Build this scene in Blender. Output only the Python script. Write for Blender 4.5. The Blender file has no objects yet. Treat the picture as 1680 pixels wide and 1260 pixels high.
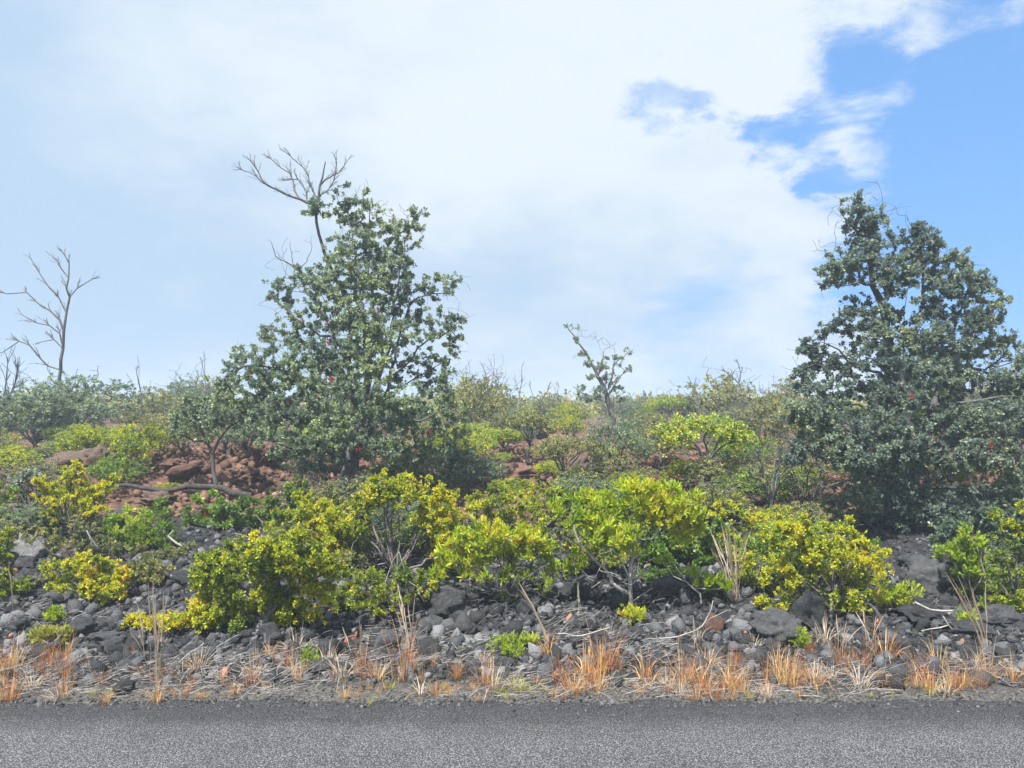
import bpy, bmesh, math, random
import numpy as np
from mathutils import Vector, noise as mnoise

# ------------------------------------------------------------------ camera, sky, sun, exposure
scene = bpy.context.scene
F, CX, CY, HOR = 1269.0, 840.0, 630.0, 660.0       # focal length / centre of the photograph in its own pixels
PITCH = math.atan((HOR - CY) / F)
EYE = 1.75
cam_d = bpy.data.cameras.new('camera')
cam_d.sensor_width = 36.0
cam_d.lens = 36.0 * F / 1680.0
cam_d.clip_start, cam_d.clip_end = 0.05, 6000.0
cam = bpy.data.objects.new('camera', cam_d)
scene.collection.objects.link(cam)
cam.location = (0, 0, EYE)
cam.rotation_euler = (math.pi / 2 + PITCH, 0, 0)
scene.camera = cam

SUN_DIR = Vector((-0.26, -0.34, 0.90)).normalized()  # towards the sun
SUN_EL = math.asin(SUN_DIR.z)
SUN_AZ = math.atan2(SUN_DIR.x, SUN_DIR.y)
sun_d = bpy.data.lights.new('sun', 'SUN')
sun_d.energy = 4.8
sun_d.angle = math.radians(0.6)
sun_d.color = (1.0, 0.96, 0.89)
sun = bpy.data.objects.new('sun', sun_d)
scene.collection.objects.link(sun)
sun.rotation_euler = (-SUN_DIR).to_track_quat('-Z', 'Y').to_euler()

vs = scene.view_settings
vs.view_transform = 'Standard'
vs.look = 'None'
vs.exposure = 1.4
vs.gamma = 1.0
scene.render.film_transparent = False


def pix_dir(u, v):
    a, b = (u - CX) / F, (CY - v) / F
    d = Vector((a, math.cos(PITCH) - b * math.sin(PITCH), math.sin(PITCH) + b * math.cos(PITCH)))
    return d.normalized()


class NT:
    """tiny helper to write node trees"""
    def __init__(self, tree):
        self.t = tree
        tree.nodes.clear()

    def n(self, kind, **kw):
        nd = self.t.nodes.new(kind)
        for k, val in kw.items():
            if k.startswith('i_'):
                nd.inputs[k[2:].replace('_', ' ')].default_value = val
            else:
                setattr(nd, k, val)
        return nd

    def l(self, a, b):
        self.t.links.new(a, b)

    def math(self, op, a, b=None, clamp=False):
        nd = self.n('ShaderNodeMath', operation=op, use_clamp=clamp)
        for i, x in enumerate((a, b)):
            if x is None:
                continue
            if hasattr(x, 'links'):
                self.l(x, nd.inputs[i])
            else:
                nd.inputs[i].default_value = x
        return nd.outputs[0]

    def sstep(self, x, lo, hi, tlo=0.0, thi=1.0):
        nd = self.n('ShaderNodeMapRange', interpolation_type='SMOOTHSTEP')
        self.l(x, nd.inputs['Value'])
        nd.inputs['From Min'].default_value = lo
        nd.inputs['From Max'].default_value = hi
        nd.inputs['To Min'].default_value = tlo
        nd.inputs['To Max'].default_value = thi
        return nd.outputs['Result']

    def mix(self, fac, a, b):
        nd = self.n('ShaderNodeMix', data_type='RGBA')
        for x, s in ((fac, nd.inputs[0]), (a, nd.inputs[6]), (b, nd.inputs[7])):
            if hasattr(x, 'links'):
                self.l(x, s)
            elif isinstance(x, (int, float)):
                s.default_value = x
            else:
                s.default_value = (*x, 1.0)
        return nd.outputs[2]

    def noise(self, vec, scale, detail=4.0, rough=0.55, dist=0.0, out='Fac'):
        nd = self.n('ShaderNodeTexNoise')
        if vec is not None:
            self.l(vec, nd.inputs['Vector'])
        nd.inputs['Scale'].default_value = scale
        nd.inputs['Detail'].default_value = detail
        nd.inputs['Roughness'].default_value = rough
        nd.inputs['Distortion'].default_value = dist
        return nd.outputs[out]

    def ramp(self, fac, stops):
        nd = self.n('ShaderNodeValToRGB')
        cr = nd.color_ramp
        while len(cr.elements) < len(stops):
            cr.elements.new(0.5)
        for e, (p, c) in zip(cr.elements, stops):
            e.position = p
            e.color = (*c, 1.0)
        self.l(fac, nd.inputs[0])
        return nd.outputs[0]


def build_world():
    w = bpy.data.worlds.new('World')
    scene.world = w
    w.use_nodes = True
    N = NT(w.node_tree)
    sky = N.n('ShaderNodeTexSky', sky_type='NISHITA', sun_disc=False)
    sky.sun_elevation = SUN_EL
    sky.sun_rotation = SUN_AZ
    sky.altitude = 1200
    sky.air_density = 1.0
    sky.dust_density = 0.0
    sky.ozone_density = 1.8
    tc = N.n('ShaderNodeTexCoord')
    d = tc.outputs['Generated']
    # the clear air stays evenly blue towards the horizon: look up the sky a little higher than the view
    up = N.n('ShaderNodeVectorMath', operation='MULTIPLY_ADD')
    N.l(d, up.inputs[0])
    up.inputs[1].default_value = (1.0, 1.0, 0.6)
    up.inputs[2].default_value = (0.0, 0.0, 0.38)
    nrm0 = N.n('ShaderNodeVectorMath', operation='NORMALIZE')
    N.l(up.outputs[0], nrm0.inputs[0])
    N.l(nrm0.outputs[0], sky.inputs['Vector'])
    # cloud layer: directions projected on a flat layer overhead, so that clouds shrink towards the horizon
    sep = N.n('ShaderNodeSeparateXYZ')
    N.l(d, sep.inputs[0])
    zz = N.math('ADD', N.math('MAXIMUM', sep.outputs[2], 0.0), 0.42)
    comb = N.n('ShaderNodeCombineXYZ')
    N.l(N.math('DIVIDE', sep.outputs[0], zz), comb.inputs[0])
    N.l(N.math('DIVIDE', sep.outputs[1], zz), comb.inputs[1])
    N.l(N.math('MULTIPLY', sep.outputs[2], 1.5), comb.inputs[2])
    p = comb.outputs[0]
    warp = N.n('ShaderNodeVectorMath', operation='MULTIPLY_ADD')
    wn = N.noise(p, 2.2, 3, 0.6, out='Color')
    N.l(wn, warp.inputs[0])
    warp.inputs[1].default_value = (0.22, 0.22, 0.22)
    N.l(p, warp.inputs[2])
    pw = warp.outputs[0]
    big = N.noise(pw, 1.6, 5, 0.56)
    fine = N.noise(pw, 4.6, 9, 0.62)
    # where the cover opens: a wide clear field to the right and a few tears at its edge
    field = None
    for (u, v, r0, r1, k) in ((1855, 380, 0.12, 0.40, 1.15), (1310, 222, 0.0, 0.10, 0.62), (1090, 145, 0.0, 0.085, 0.52),
                              (1430, 120, 0.0, 0.12, 0.62), (1370, 285, 0.0, 0.075, 0.62), (1170, 545, 0.02, 0.20, 0.40),
                              (1250, 600, 0.0, 0.12, 0.22)):
        c = pix_dir(u, v)
        dot = N.n('ShaderNodeVectorMath', operation='DOT_PRODUCT')
        nrm = N.n('ShaderNodeVectorMath', operation='NORMALIZE')
        N.l(d, nrm.inputs[0])
        N.l(nrm.outputs[0], dot.inputs[0])
        dot.inputs[1].default_value = c
        ang = N.math('ARCCOSINE', N.math('MINIMUM', dot.outputs['Value'], 1.0))
        ang = N.math('ADD', ang, N.math('MULTIPLY', N.math('SUBTRACT', N.noise(pw, 6.5, 9, 0.66), 0.5), 0.26))
        f = N.sstep(ang, r0, r1, k, 0.0)
        field = f if field is None else N.math('MAXIMUM', field, f)
    dens = N.math('ADD', N.math('MULTIPLY', big, 0.55), N.math('MULTIPLY', fine, 0.75))
    dens = N.math('ADD', dens, 0.30)
    field = N.math('MULTIPLY', field, N.sstep(sep.outputs[2], -0.05, 0.11, 0.5, 1.0))
    dens = N.math('SUBTRACT', dens, field)
    cover = N.sstep(dens, 0.26, 0.78)
    # thick grey-blue undersides against sunlit white
    body = N.noise(pw, 1.15, 4, 0.5, 0.2)
    lit = N.math('ADD', N.math('MULTIPLY', body, 1.3), N.math('MULTIPLY', fine, 0.5))
    side = N.sstep(sep.outputs[0], -0.62, 0.10, -0.38, 0.10)
    lit = N.math('ADD', lit, side)
    lit = N.math('ADD', lit, N.sstep(sep.outputs[2], 0.0, 0.35, -0.16, 0.10))
    lit = N.math('ADD', lit, N.math('MULTIPLY', N.math('SUBTRACT', N.noise(pw, 3.1, 5, 0.6), 0.5), 0.8))
    shade = N.sstep(lit, 0.50, 1.30)
    ccol = N.mix(shade, (0.505, 0.675, 0.885), (0.83, 0.915, 0.98))
    bg1 = N.n('ShaderNodeBackground')
    gain = N.n('ShaderNodeMix', data_type='RGBA', blend_type='MULTIPLY')
    gain.inputs[0].default_value = 1.0
    N.l(sky.outputs[0], gain.inputs[6])
    gain.inputs[7].default_value = (0.80, 1.0, 1.06, 1.0)
    N.l(gain.outputs[2], bg1.inputs[0])
    bg1.inputs[1].default_value = 0.12
    bg2 = N.n('ShaderNodeBackground')
    N.l(ccol, bg2.inputs[0])
    bg2.inputs[1].default_value = 0.383
    mx = N.n('ShaderNodeMixShader')
    N.l(cover, mx.inputs[0])
    N.l(bg1.outputs[0], mx.inputs[1])
    N.l(bg2.outputs[0], mx.inputs[2])
    out = N.n('ShaderNodeOutputWorld')
    N.l(mx.outputs[0], out.inputs[0])


build_world()
scene.cycles.use_denoising = True
scene.cycles.denoising_prefilter = 'ACCURATE'
scene.cycles.use_adaptive_sampling = True
scene.cycles.adaptive_threshold = 0.02
scene.cycles.max_bounces = 4
scene.cycles.diffuse_bounces = 2
scene.cycles.transmission_bounces = 2
scene.cycles.volume_bounces = 0

# ------------------------------------------------------------------ helpers
rng = np.random.default_rng(7)
random.seed(7)


def P(u, v, Y):
    d = pix_dir(u, v)
    return np.array((d.x / d.y * Y, Y, EYE + d.z / d.y * Y))


def project(p):
    p = np.atleast_2d(p)
    x, y, z = p[:, 0], p[:, 1], p[:, 2] - EYE
    f = y * math.cos(PITCH) + z * math.sin(PITCH)
    b = -y * math.sin(PITCH) + z * math.cos(PITCH)
    return np.stack((CX + F * x / f, CY - F * b / f), 1)


def hash2(ix, iy, seed):
    h = np.sin(ix * 127.1 + iy * 311.7 + seed * 74.7) * 43758.5453
    return h - np.floor(h)


def vnoise(x, y, seed=0):
    x, y = np.asarray(x, float), np.asarray(y, float)
    ix, iy = np.floor(x), np.floor(y)
    fx, fy = x - ix, y - iy
    fx, fy = fx * fx * (3 - 2 * fx), fy * fy * (3 - 2 * fy)
    a, b = hash2(ix, iy, seed), hash2(ix + 1, iy, seed)
    c, d = hash2(ix, iy + 1, seed), hash2(ix + 1, iy + 1, seed)
    return (a + (b - a) * fx) * (1 - fy) + (c + (d - c) * fx) * fy


def fbm(x, y, seed=0, octv=4, gain=0.5):
    s, amp, tot = 0.0, 1.0, 0.0
    for o in range(octv):
        s = s + amp * vnoise(x * 2 ** o, y * 2 ** o, seed + o * 3)
        tot += amp
        amp *= gain
    return s / tot


PY = np.array([-1e5, 4.7, 4.9, 5.5, 6.2, 7.0, 8.0, 10, 14, 20, 40, 80, 300, 1e5])
PZ = np.array([-.03, -.012, .0, .05, .14, .28, .42, .59, .80, .98, 1.15, 1.27, 1.42, 1.45])


def sstep(x, a, b):
    t = np.clip((x - a) / (b - a), 0, 1)
    return t * t * (3 - 2 * t)


def H(x, y):
    x, y = np.asarray(x, float), np.asarray(y, float)
    wob = (fbm(x * 0.35, y * 0 + 3.0, 5, 2) - 0.5) * 0.5
    on = sstep(y, 4.8, 5.5)
    z = np.interp(y + wob * on, PY, PZ)
    z = z + 0.34 * np.exp(-((x + 4.6) / 2.2) ** 2 - ((y - 11.0) / 1.8) ** 2)          # red mound on the left
    z = z + 0.16 * np.exp(-((x - 3.4) / 1.5) ** 2 - ((y - 11.5) / 1.2) ** 2)
    z = z + 0.14 * np.exp(-((x - 0.6) / 1.2) ** 2 - ((y - 13.0) / 1.4) ** 2)
    rough = on * (0.22 * (fbm(x * 0.55, y * 0.55, 11, 3) - 0.5) + 0.13 * (fbm(x * 2.2, y * 2.2, 21, 3) - 0.5)
                  + 0.05 * (fbm(x * 7, y * 7, 31, 2) - 0.5))
    rid = np.abs(fbm(x * 1.7, y * 1.7, 131, 3) - .5) * 2
    rid2 = np.abs(fbm(x * 4.5, y * 4.5, 141, 3) - .5) * 2
    z = z + sstep(y, 8.0, 9.5) * (1 - sstep(y, 24, 40)) * (0.16 * (.35 - rid) + 0.10 * (.35 - rid2))
    return z + rough * (1 - 0.6 * sstep(y, 30, 90))


def Hf(x, y):
    return float(H(np.array([x]), np.array([y]))[0])


def ground_hit(u, v):
    Ys = np.geomspace(3.2, 400, 5000)
    d = pix_dir(u, v)
    x, z = d.x / d.y * Ys, EYE + d.z / d.y * Ys
    hit = np.nonzero(z <= H(x, Ys))[0]
    i = hit[0] if len(hit) else len(Ys) - 1
    return np.array((x[i], Ys[i], float(H(x[i:i + 1], Ys[i:i + 1])[0])))


COL = scene.collection


def make_mesh(name, verts, faces, mat, tint=None, smooth=False):
    """faces: list of int arrays (m,k)"""
    me = bpy.data.meshes.new(name)
    verts = np.asarray(verts, np.float32)
    me.vertices.add(len(verts))
    me.vertices.foreach_set('co', verts.ravel())
    nl = sum(f.size for f in faces)
    npoly = sum(len(f) for f in faces)
    me.loops.add(nl)
    me.polygons.add(npoly)
    me.loops.foreach_set('vertex_index', np.concatenate([f.ravel() for f in faces]).astype(np.int32))
    tot = np.concatenate([np.full(len(f), f.shape[1], np.int32) for f in faces])
    start = np.concatenate(([0], np.cumsum(tot)[:-1])).astype(np.int32)
    me.polygons.foreach_set('loop_start', start)
    me.polygons.foreach_set('loop_total', tot)
    if smooth:
        me.polygons.foreach_set('use_smooth', np.ones(npoly, bool))
    if tint is not None:
        at = me.attributes.new('tint', 'FLOAT', 'FACE')
        at.data.foreach_set('value', np.asarray(tint, np.float32))
    me.update(calc_edges=True)
    if mat is not None:
        me.materials.append(mat)
    return me


def link(name, me, parent=None, loc=None):
    o = bpy.data.objects.new(name, me)
    COL.objects.link(o)
    if parent is not None:
        o.parent = parent
    if loc is not None:
        o.location = [float(c) for c in loc]
    return o


def tag(o, label=None, cat=None, group=None, kind=None):
    if label:
        o['label'] = label
    if cat:
        o['category'] = cat
    if group:
        o['group'] = group
    if kind:
        o['kind'] = kind
    return o


def norm(a):
    return a / np.maximum(np.linalg.norm(a, axis=-1, keepdims=True), 1e-9)


# ------------------------------------------------------------------ materials
def base_mat(name):
    m = bpy.data.materials.new(name)
    m.use_nodes = True
    N = NT(m.node_tree)
    out = N.n('ShaderNodeOutputMaterial')
    return m, N, out


def leaf_mat(name, stops, transl=0.35, rough=0.5, spec=0.3):
    m, N, out = base_mat(name)
    at = N.n('ShaderNodeAttribute', attribute_name='tint')
    col = N.ramp(at.outputs['Fac'], stops)
    b = N.n('ShaderNodeBsdfPrincipled')
    N.l(col, b.inputs['Base Color'])
    b.inputs['Roughness'].default_value = rough
    b.inputs['Specular IOR Level'].default_value = spec
    t = N.n('ShaderNodeBsdfTranslucent')
    hs = N.n('ShaderNodeHueSaturation')
    hs.inputs['Saturation'].default_value = 1.1
    hs.inputs['Value'].default_value = 1.25
    N.l(col, hs.inputs['Color'])
    N.l(hs.outputs[0], t.inputs[0])
    mx = N.n('ShaderNodeMixShader')
    mx.inputs[0].default_value = transl
    N.l(b.outputs[0], mx.inputs[1])
    N.l(t.outputs[0], mx.inputs[2])
    N.l(mx.outputs[0], out.inputs[0])
    return m


def bark_mat(name, c0, c1, scale=18.0):
    m, N, out = base_mat(name)
    geo = N.n('ShaderNodeNewGeometry')
    mp = N.n('ShaderNodeMapping')
    N.l(geo.outputs['Position'], mp.inputs[0])
    mp.inputs['Scale'].default_value = (1, 1, 0.25)
    nz = N.noise(mp.outputs[0], scale, 5, 0.65)
    col = N.ramp(nz, [(0.32, c0), (0.68, c1)])
    b = N.n('ShaderNodeBsdfPrincipled')
    N.l(col, b.inputs['Base Color'])
    b.inputs['Roughness'].default_value = 0.85
    b.inputs['Specular IOR Level'].default_value = 0.2
    bp = N.n('ShaderNodeBump')
    bp.inputs['Strength'].default_value = 0.6
    bp.inputs['Distance'].default_value = 0.01
    N.l(nz, bp.inputs['Height'])
    N.l(bp.outputs[0], b.inputs['Normal'])
    N.l(b.outputs[0], out.inputs[0])
    return m


def rock_mat(name, stops, bump=0.7, scale=9.0, spec=0.25, usetint=True):
    m, N, out = base_mat(name)
    tc = N.n('ShaderNodeTexCoord')
    oi = N.n('ShaderNodeObjectInfo')
    add = N.n('ShaderNodeVectorMath', operation='MULTIPLY_ADD')
    N.l(oi.outputs['Location'], add.inputs[0])
    add.inputs[1].default_value = (1, 1, 1)
    N.l(tc.outputs['Object'], add.inputs[2])
    p = add.outputs[0]
    n1 = N.noise(p, scale, 8, 0.68)
    n2 = N.noise(p, scale * 0.22, 3, 0.5)
    fac = N.math('ADD', N.math('MULTIPLY', n1, 0.75), N.math('MULTIPLY', n2, 0.45))
    fac = N.math('SUBTRACT', fac, 0.1)
    if usetint:
        at = N.n('ShaderNodeAttribute', attribute_name='tint')
        fac = N.math('ADD', N.math('MULTIPLY', fac, 0.55), N.math('MULTIPLY', at.outputs['Fac'], 0.5))
    else:
        fac = N.math('ADD', fac, N.math('MULTIPLY', N.math('SUBTRACT', oi.outputs['Random'], 0.5), 0.22))
    col = N.ramp(fac, stops)
    b = N.n('ShaderNodeBsdfPrincipled')
    N.l(col, b.inputs['Base Color'])
    b.inputs['Roughness'].default_value = 0.8
    b.inputs['Specular IOR Level'].default_value = spec
    vo = N.n('ShaderNodeTexVoronoi')
    N.l(p, vo.inputs['Vector'])
    vo.inputs['Scale'].default_value = scale * 6
    pit = N.sstep(vo.outputs['Distance'], 0.1, 0.5)
    hgt = N.math('ADD', n1, N.math('MULTIPLY', pit, 0.25))
    bp = N.n('ShaderNodeBump')
    bp.inputs['Strength'].default_value = bump
    bp.inputs['Distance'].default_value = 0.03
    N.l(hgt, bp.inputs['Height'])
    N.l(bp.outputs[0], b.inputs['Normal'])
    N.l(b.outputs[0], out.inputs[0])
    return m


M = {}
M['ohia'] = leaf_mat('ohia_leaf', [(0.0, (.08, .125, .10)), (0.45, (.17, .23, .14)), (0.72, (.28, .34, .16)), (0.9, (.42, .50, .14)), (1.0, (.42, .32, .18))], 0.38, 0.5, 0.45)
M['ohia_hi'] = leaf_mat('ohia_leaf_bluish', [(0.0, (.08, .12, .11)), (0.5, (.17, .22, .155)), (0.8, (.29, .34, .17)), (1.0, (.42, .38, .18))], 0.38, 0.5, 0.45)
M['yellow'] = leaf_mat('yellow_leaf', [(0.0, (.10, .15, .03)), (0.3, (.33, .40, .03)), (0.62, (.57, .53, .035)), (0.85, (.62, .45, .04)), (1.0, (.52, .27, .05))], 0.38, 0.62, 0.2)
M['lime'] = leaf_mat('lime_leaf', [(0.0, (.14, .23, .03)), (0.4, (.32, .41, .035)), (0.75, (.49, .50, .04)), (1.0, (.52, .33, .06))], 0.40, 0.58, 0.25)
M['greyg'] = leaf_mat('grey_green_leaf', [(0.0, (.10, .12, .055)), (0.5, (.22, .235, .085)), (0.8, (.36, .34, .10)), (1.0, (.40, .30, .14))], 0.3, 0.55, 0.3)
M['green'] = leaf_mat('green_leaf', [(0.0, (.06, .11, .03)), (0.5, (.15, .25, .035)), (0.85, (.36, .45, .05)), (1.0, (.46, .42, .06))], 0.35, 0.45, 0.4)
M['silver'] = leaf_mat('silver_leaf', [(0.0, (.16, .20, .15)), (1.0, (.36, .40, .30))], 0.25, 0.6, 0.3)
M['blossom'] = leaf_mat('red_blossom', [(0.0, (.30, .015, .02)), (1.0, (.50, .05, .05))], 0.25, 0.5, 0.3)
M['grass'] = leaf_mat('dry_grass', [(0.0, (.27, .10, .06)), (0.35, (.43, .20, .09)), (0.7, (.55, .36, .14)), (1.0, (.55, .47, .28))], 0.3, 0.6, 0.2)
M['straw'] = leaf_mat('straw', [(0.0, (.24, .18, .13)), (0.5, (.40, .32, .24)), (1.0, (.54, .47, .38))], 0.15, 0.7, 0.2)
M['twiglit'] = leaf_mat('dead_twig', [(0.0, (.13, .11, .10)), (0.5, (.27, .25, .24)), (1.0, (.44, .42, .40))], 0.05, 0.8, 0.15)
M['ggrass'] = leaf_mat('green_grass', [(0.0, (.20, .24, .05)), (1.0, (.42, .38, .08))], 0.3, 0.6, 0.2)
M['bark'] = bark_mat('ohia_bark', (.04, .04, .045), (.125, .125, .135), 16)
M['bark_dark'] = bark_mat('dark_bark', (.04, .036, .036), (.12, .11, .105), 20)
M['bark_log'] = bark_mat('fallen_log_bark', (.018, .017, .017), (.07, .064, .06), 30)
M['bark_grey'] = bark_mat('weathered_wood', (.045, .045, .048), (.14, .138, .14), 22)
M['bark_pale'] = bark_mat('pale_bark', (.20, .19, .18), (.42, .40, .38), 22)
M['bark_twig'] = bark_mat('twig_bark', (.08, .07, .068), (.20, .185, .18), 22)
M['lava'] = rock_mat('black_lava', [(0.12, (.009, .010, .011)), (0.42, (.028, .030, .034)), (0.68, (.078, .081, .088)), (0.97, (.20, .202, .21)), (1.0, (.30, .13, .08))])
M['lava_obj'] = rock_mat('black_lava_rock', [(0.22, (.010, .011, .012)), (0.45, (.030, .032, .035)), (0.66, (.075, .077, .081)), (0.9, (.17, .17, .17))], usetint=False)
M['lava_brown'] = rock_mat('brown_lava_rock', [(0.2, (.018, .014, .013)), (0.45, (.08, .055, .045)), (0.75, (.17, .11, .08)), (1.0, (.24, .18, .14))], usetint=False)
M['lava_red'] = rock_mat('red_lava_rock', [(0.25, (.016, .011, .010)), (0.45, (.085, .048, .036)), (0.75, (.19, .105, .075)), (1.0, (.28, .18, .135))], usetint=False)
M['pale_rock'] = rock_mat('lichen_rock', [(0.2, (.05, .05, .05)), (0.5, (.15, .15, .152)), (0.8, (.32, .32, .315))], usetint=False, scale=14)
M['red_gravel'] = rock_mat('red_lava_rubble', [(0.05, (.018, .012, .011)), (0.38, (.09, .05, .037)), (0.7, (.20, .11, .08)), (1.0, (.30, .20, .15))])


# ------------------------------------------------------------------ road and terrain
def road_material():
    m, N, out = base_mat('chip_seal_asphalt')
    geo = N.n('ShaderNodeNewGeometry')
    p = geo.outputs['Position']
    vo = N.n('ShaderNodeTexVoronoi')
    N.l(p, vo.inputs['Vector'])
    vo.inputs['Scale'].default_value = 135
    cell = N.n('ShaderNodeSeparateXYZ')
    N.l(vo.outputs['Color'], cell.inputs[0])
    chip = N.ramp(cell.outputs[0], [(0.0, (.038, .039, .042)), (0.4, (.088, .089, .095)), (0.75, (.135, .136, .143)), (1.0, (.20, .202, .21))])
    tar = N.sstep(vo.outputs['Distance'], 0.34, 0.62)
    chip = N.mix(tar, chip, (.02, .02, .022))
    # tyre-polished streaks along the road and darker edge where fresh binder shows
    mp = N.n('ShaderNodeMapping')
    N.l(p, mp.inputs[0])
    mp.inputs['Scale'].default_value = (0.25, 2.2, 1)
    st = N.noise(mp.outputs[0], 1.6, 5, 0.6)
    blot = N.noise(p, 2.4, 5, 0.6)
    wear = N.math('ADD', N.math('MULTIPLY', st, 0.6), N.math('MULTIPLY', blot, 0.5))
    sp = N.n('ShaderNodeSeparateXYZ')
    N.l(p, sp.inputs[0])
    edge = N.sstep(sp.outputs[1], 4.05, 4.5, 1.0, 0.0)
    wear = N.math('ADD', N.math('MULTIPLY', wear, 0.55), N.math('MULTIPLY', edge, 0.28))
    col = N.mix(N.sstep(wear, 0.3, 0.66), (.55, .55, .57), (1.45, 1.45, 1.48))
    mul = N.n('ShaderNodeMix', data_type='RGBA', blend_type='MULTIPLY')
    mul.inputs[0].default_value = 1.0
    N.l(chip, mul.inputs[6])
    N.l(col, mul.inputs[7])
    b = N.n('ShaderNodeBsdfPrincipled')
    N.l(mul.outputs[2], b.inputs['Base Color'])
    b.inputs['Roughness'].default_value = 0.75
    b.inputs['Specular IOR Level'].default_value = 0.35
    hgt = N.math('ADD', N.math('MULTIPLY', cell.outputs[1], 0.5), N.sstep(vo.outputs['Distance'], 0.0, 0.6, 1.0, 0.0))
    bp = N.n('ShaderNodeBump')
    bp.inputs['Strength'].default_value = 0.8
    bp.inputs['Distance'].default_value = 0.006
    N.l(hgt, bp.inputs['Height'])
    N.l(bp.outputs[0], b.inputs['Normal'])
    N.l(b.outputs[0], out.inputs[0])
    return m


def ground_material():
    m, N, out = base_mat('lava_ground')
    geo = N.n('ShaderNodeNewGeometry')
    p = geo.outputs['Position']
    sp = N.n('ShaderNodeSeparateXYZ')
    N.l(p, sp.inputs[0])
    n1 = N.noise(p, 14, 8, 0.7)
    n2 = N.noise(p, 1.3, 4, 0.55)
    n3 = N.noise(p, 60, 4, 0.6)
    black = N.ramp(n1, [(0.28, (.008, .008, .009)), (0.55, (.026, .026, .028)), (0.78, (.08, .078, .077))])
    red = N.ramp(n1, [(0.32, (.018, .012, .011)), (0.5, (.095, .052, .038)), (0.76, (.21, .12, .085))])
    grav = N.ramp(n3, [(0.30, (.03, .029, .029)), (0.55, (.085, .08, .075)), (0.75, (.20, .18, .155))])
    y2 = N.math('ADD', sp.outputs[1], N.math('MULTIPLY', N.math('SUBTRACT', n2, 0.5), 3.6))
    y2 = N.math('SUBTRACT', y2, N.sstep(sp.outputs[0], -4.5, -1.0, -1.2, 0.0))
    c = N.mix(N.sstep(y2, 8.4, 9.6), black, red)
    y3 = N.math('ADD', sp.outputs[1], N.math('MULTIPLY', N.math('SUBTRACT', n2, 0.5), 0.5))
    c = N.mix(N.sstep(y3, 4.72, 5.0), grav, c)
    brown = N.mix(N.sstep(sp.outputs[1], 18, 40), c, (.13, .105, .07))
    b = N.n('ShaderNodeBsdfPrincipled')
    N.l(brown, b.inputs['Base Color'])
    b.inputs['Roughness'].default_value = 0.9
    b.inputs['Specular IOR Level'].default_value = 0.15
    bp = N.n('ShaderNodeBump')
    bp.inputs['Strength'].default_value = 0.9
    bp.inputs['Distance'].default_value = 0.03
    N.l(N.math('ADD', n1, N.math('MULTIPLY', n3, 0.3)), bp.inputs['Height'])
    N.l(bp.outputs[0], b.inputs['Normal'])
    N.l(b.outputs[0], out.inputs[0])
    return m


def grid_mesh(name, xs, ys, zf, mat, smooth=True):
    X, Yg = np.meshgrid(xs, ys)
    Z = zf(X, Yg)
    v = np.stack((X, Yg, Z), -1).reshape(-1, 3)
    nx, ny = len(xs), len(ys)
    i = np.arange(nx * ny).reshape(ny, nx)
    f = np.stack((i[:-1, :-1], i[:-1, 1:], i[1:, 1:], i[1:, :-1]), -1).reshape(-1, 4)
    return make_mesh(name, v, [f], mat, smooth=smooth)


def build_ground():
    near = np.arange(-9.5, 9.5001, 0.09)
    far = np.geomspace(9.6, 2500, 46)
    xs = np.concatenate((-far[::-1], near, far))
    ys = np.concatenate((-np.geomspace(2500, 1, 14), np.arange(0, 4.4, 0.8), np.arange(4.42, 14, 0.06),
                         np.arange(14, 30, 0.3), np.geomspace(30, 2500, 50)))
    tag(link('ground', grid_mesh('ground', xs, ys, H, ground_material())), kind='structure')
    # road: slightly crowned slab with a ragged far edge
    xs = np.concatenate((-np.geomspace(2500, 9.1, 30), np.arange(-9, 9.001, 0.05), np.geomspace(9.1, 2500, 30)))
    rows = [-3.2, -2.0, 0.5, 2.5, 3.5, 4.0, 4.3, 4.55, 4.59, 4.62]
    X = np.tile(xs, (len(rows), 1))
    Yr = np.tile(np.array(rows)[:, None], (1, len(xs)))
    rag = (fbm(xs * 1.5, xs * 0, 41, 3) - 0.5) * 0.20 + (fbm(xs * 9, xs * 0, 51, 2) - 0.5) * 0.13 + 0.03 * np.tanh(xs / 6)
    Yr[5:] += rag[None, :] * np.linspace(0.2, 1, 5)[:, None]
    Z = 0.012 - 0.0012 * (Yr - 0.6) ** 2
    Z[-2] -= 0.004
    Z[-1] = -0.045
    v = np.stack((X, Yr, Z), -1).reshape(-1, 3)
    i = np.arange(len(v)).reshape(len(rows), len(xs))
    f = np.stack((i[:-1, :-1], i[:-1, 1:], i[1:, 1:], i[1:, :-1]), -1).reshape(-1, 4)
    tag(link('road', make_mesh('road', v, [f], road_material(), smooth=True)), kind='structure')


build_ground()


# ------------------------------------------------------------------ rocks
def rand_rot(n, r):
    q = norm(r.normal(size=(n, 4)))
    w, x, y, z = q.T
    return np.stack([np.stack([1 - 2 * (y * y + z * z), 2 * (x * y - z * w), 2 * (x * z + y * w)], -1),
                     np.stack([2 * (x * y + z * w), 1 - 2 * (x * x + z * z), 2 * (y * z - x * w)], -1),
                     np.stack([2 * (x * z - y * w), 2 * (y * z + x * w), 1 - 2 * (x * x + y * y)], -1)], 1)


def ico(sub):
    bm = bmesh.new()
    bmesh.ops.create_icosphere(bm, subdivisions=sub, radius=1.0)
    v = np.array([x.co[:] for x in bm.verts])
    f = np.array([[q.index for q in fc.verts] for fc in bm.faces])
    bm.free()
    return v, f


ICO = {s: ico(s) for s in (1, 2, 3, 4, 5)}


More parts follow.
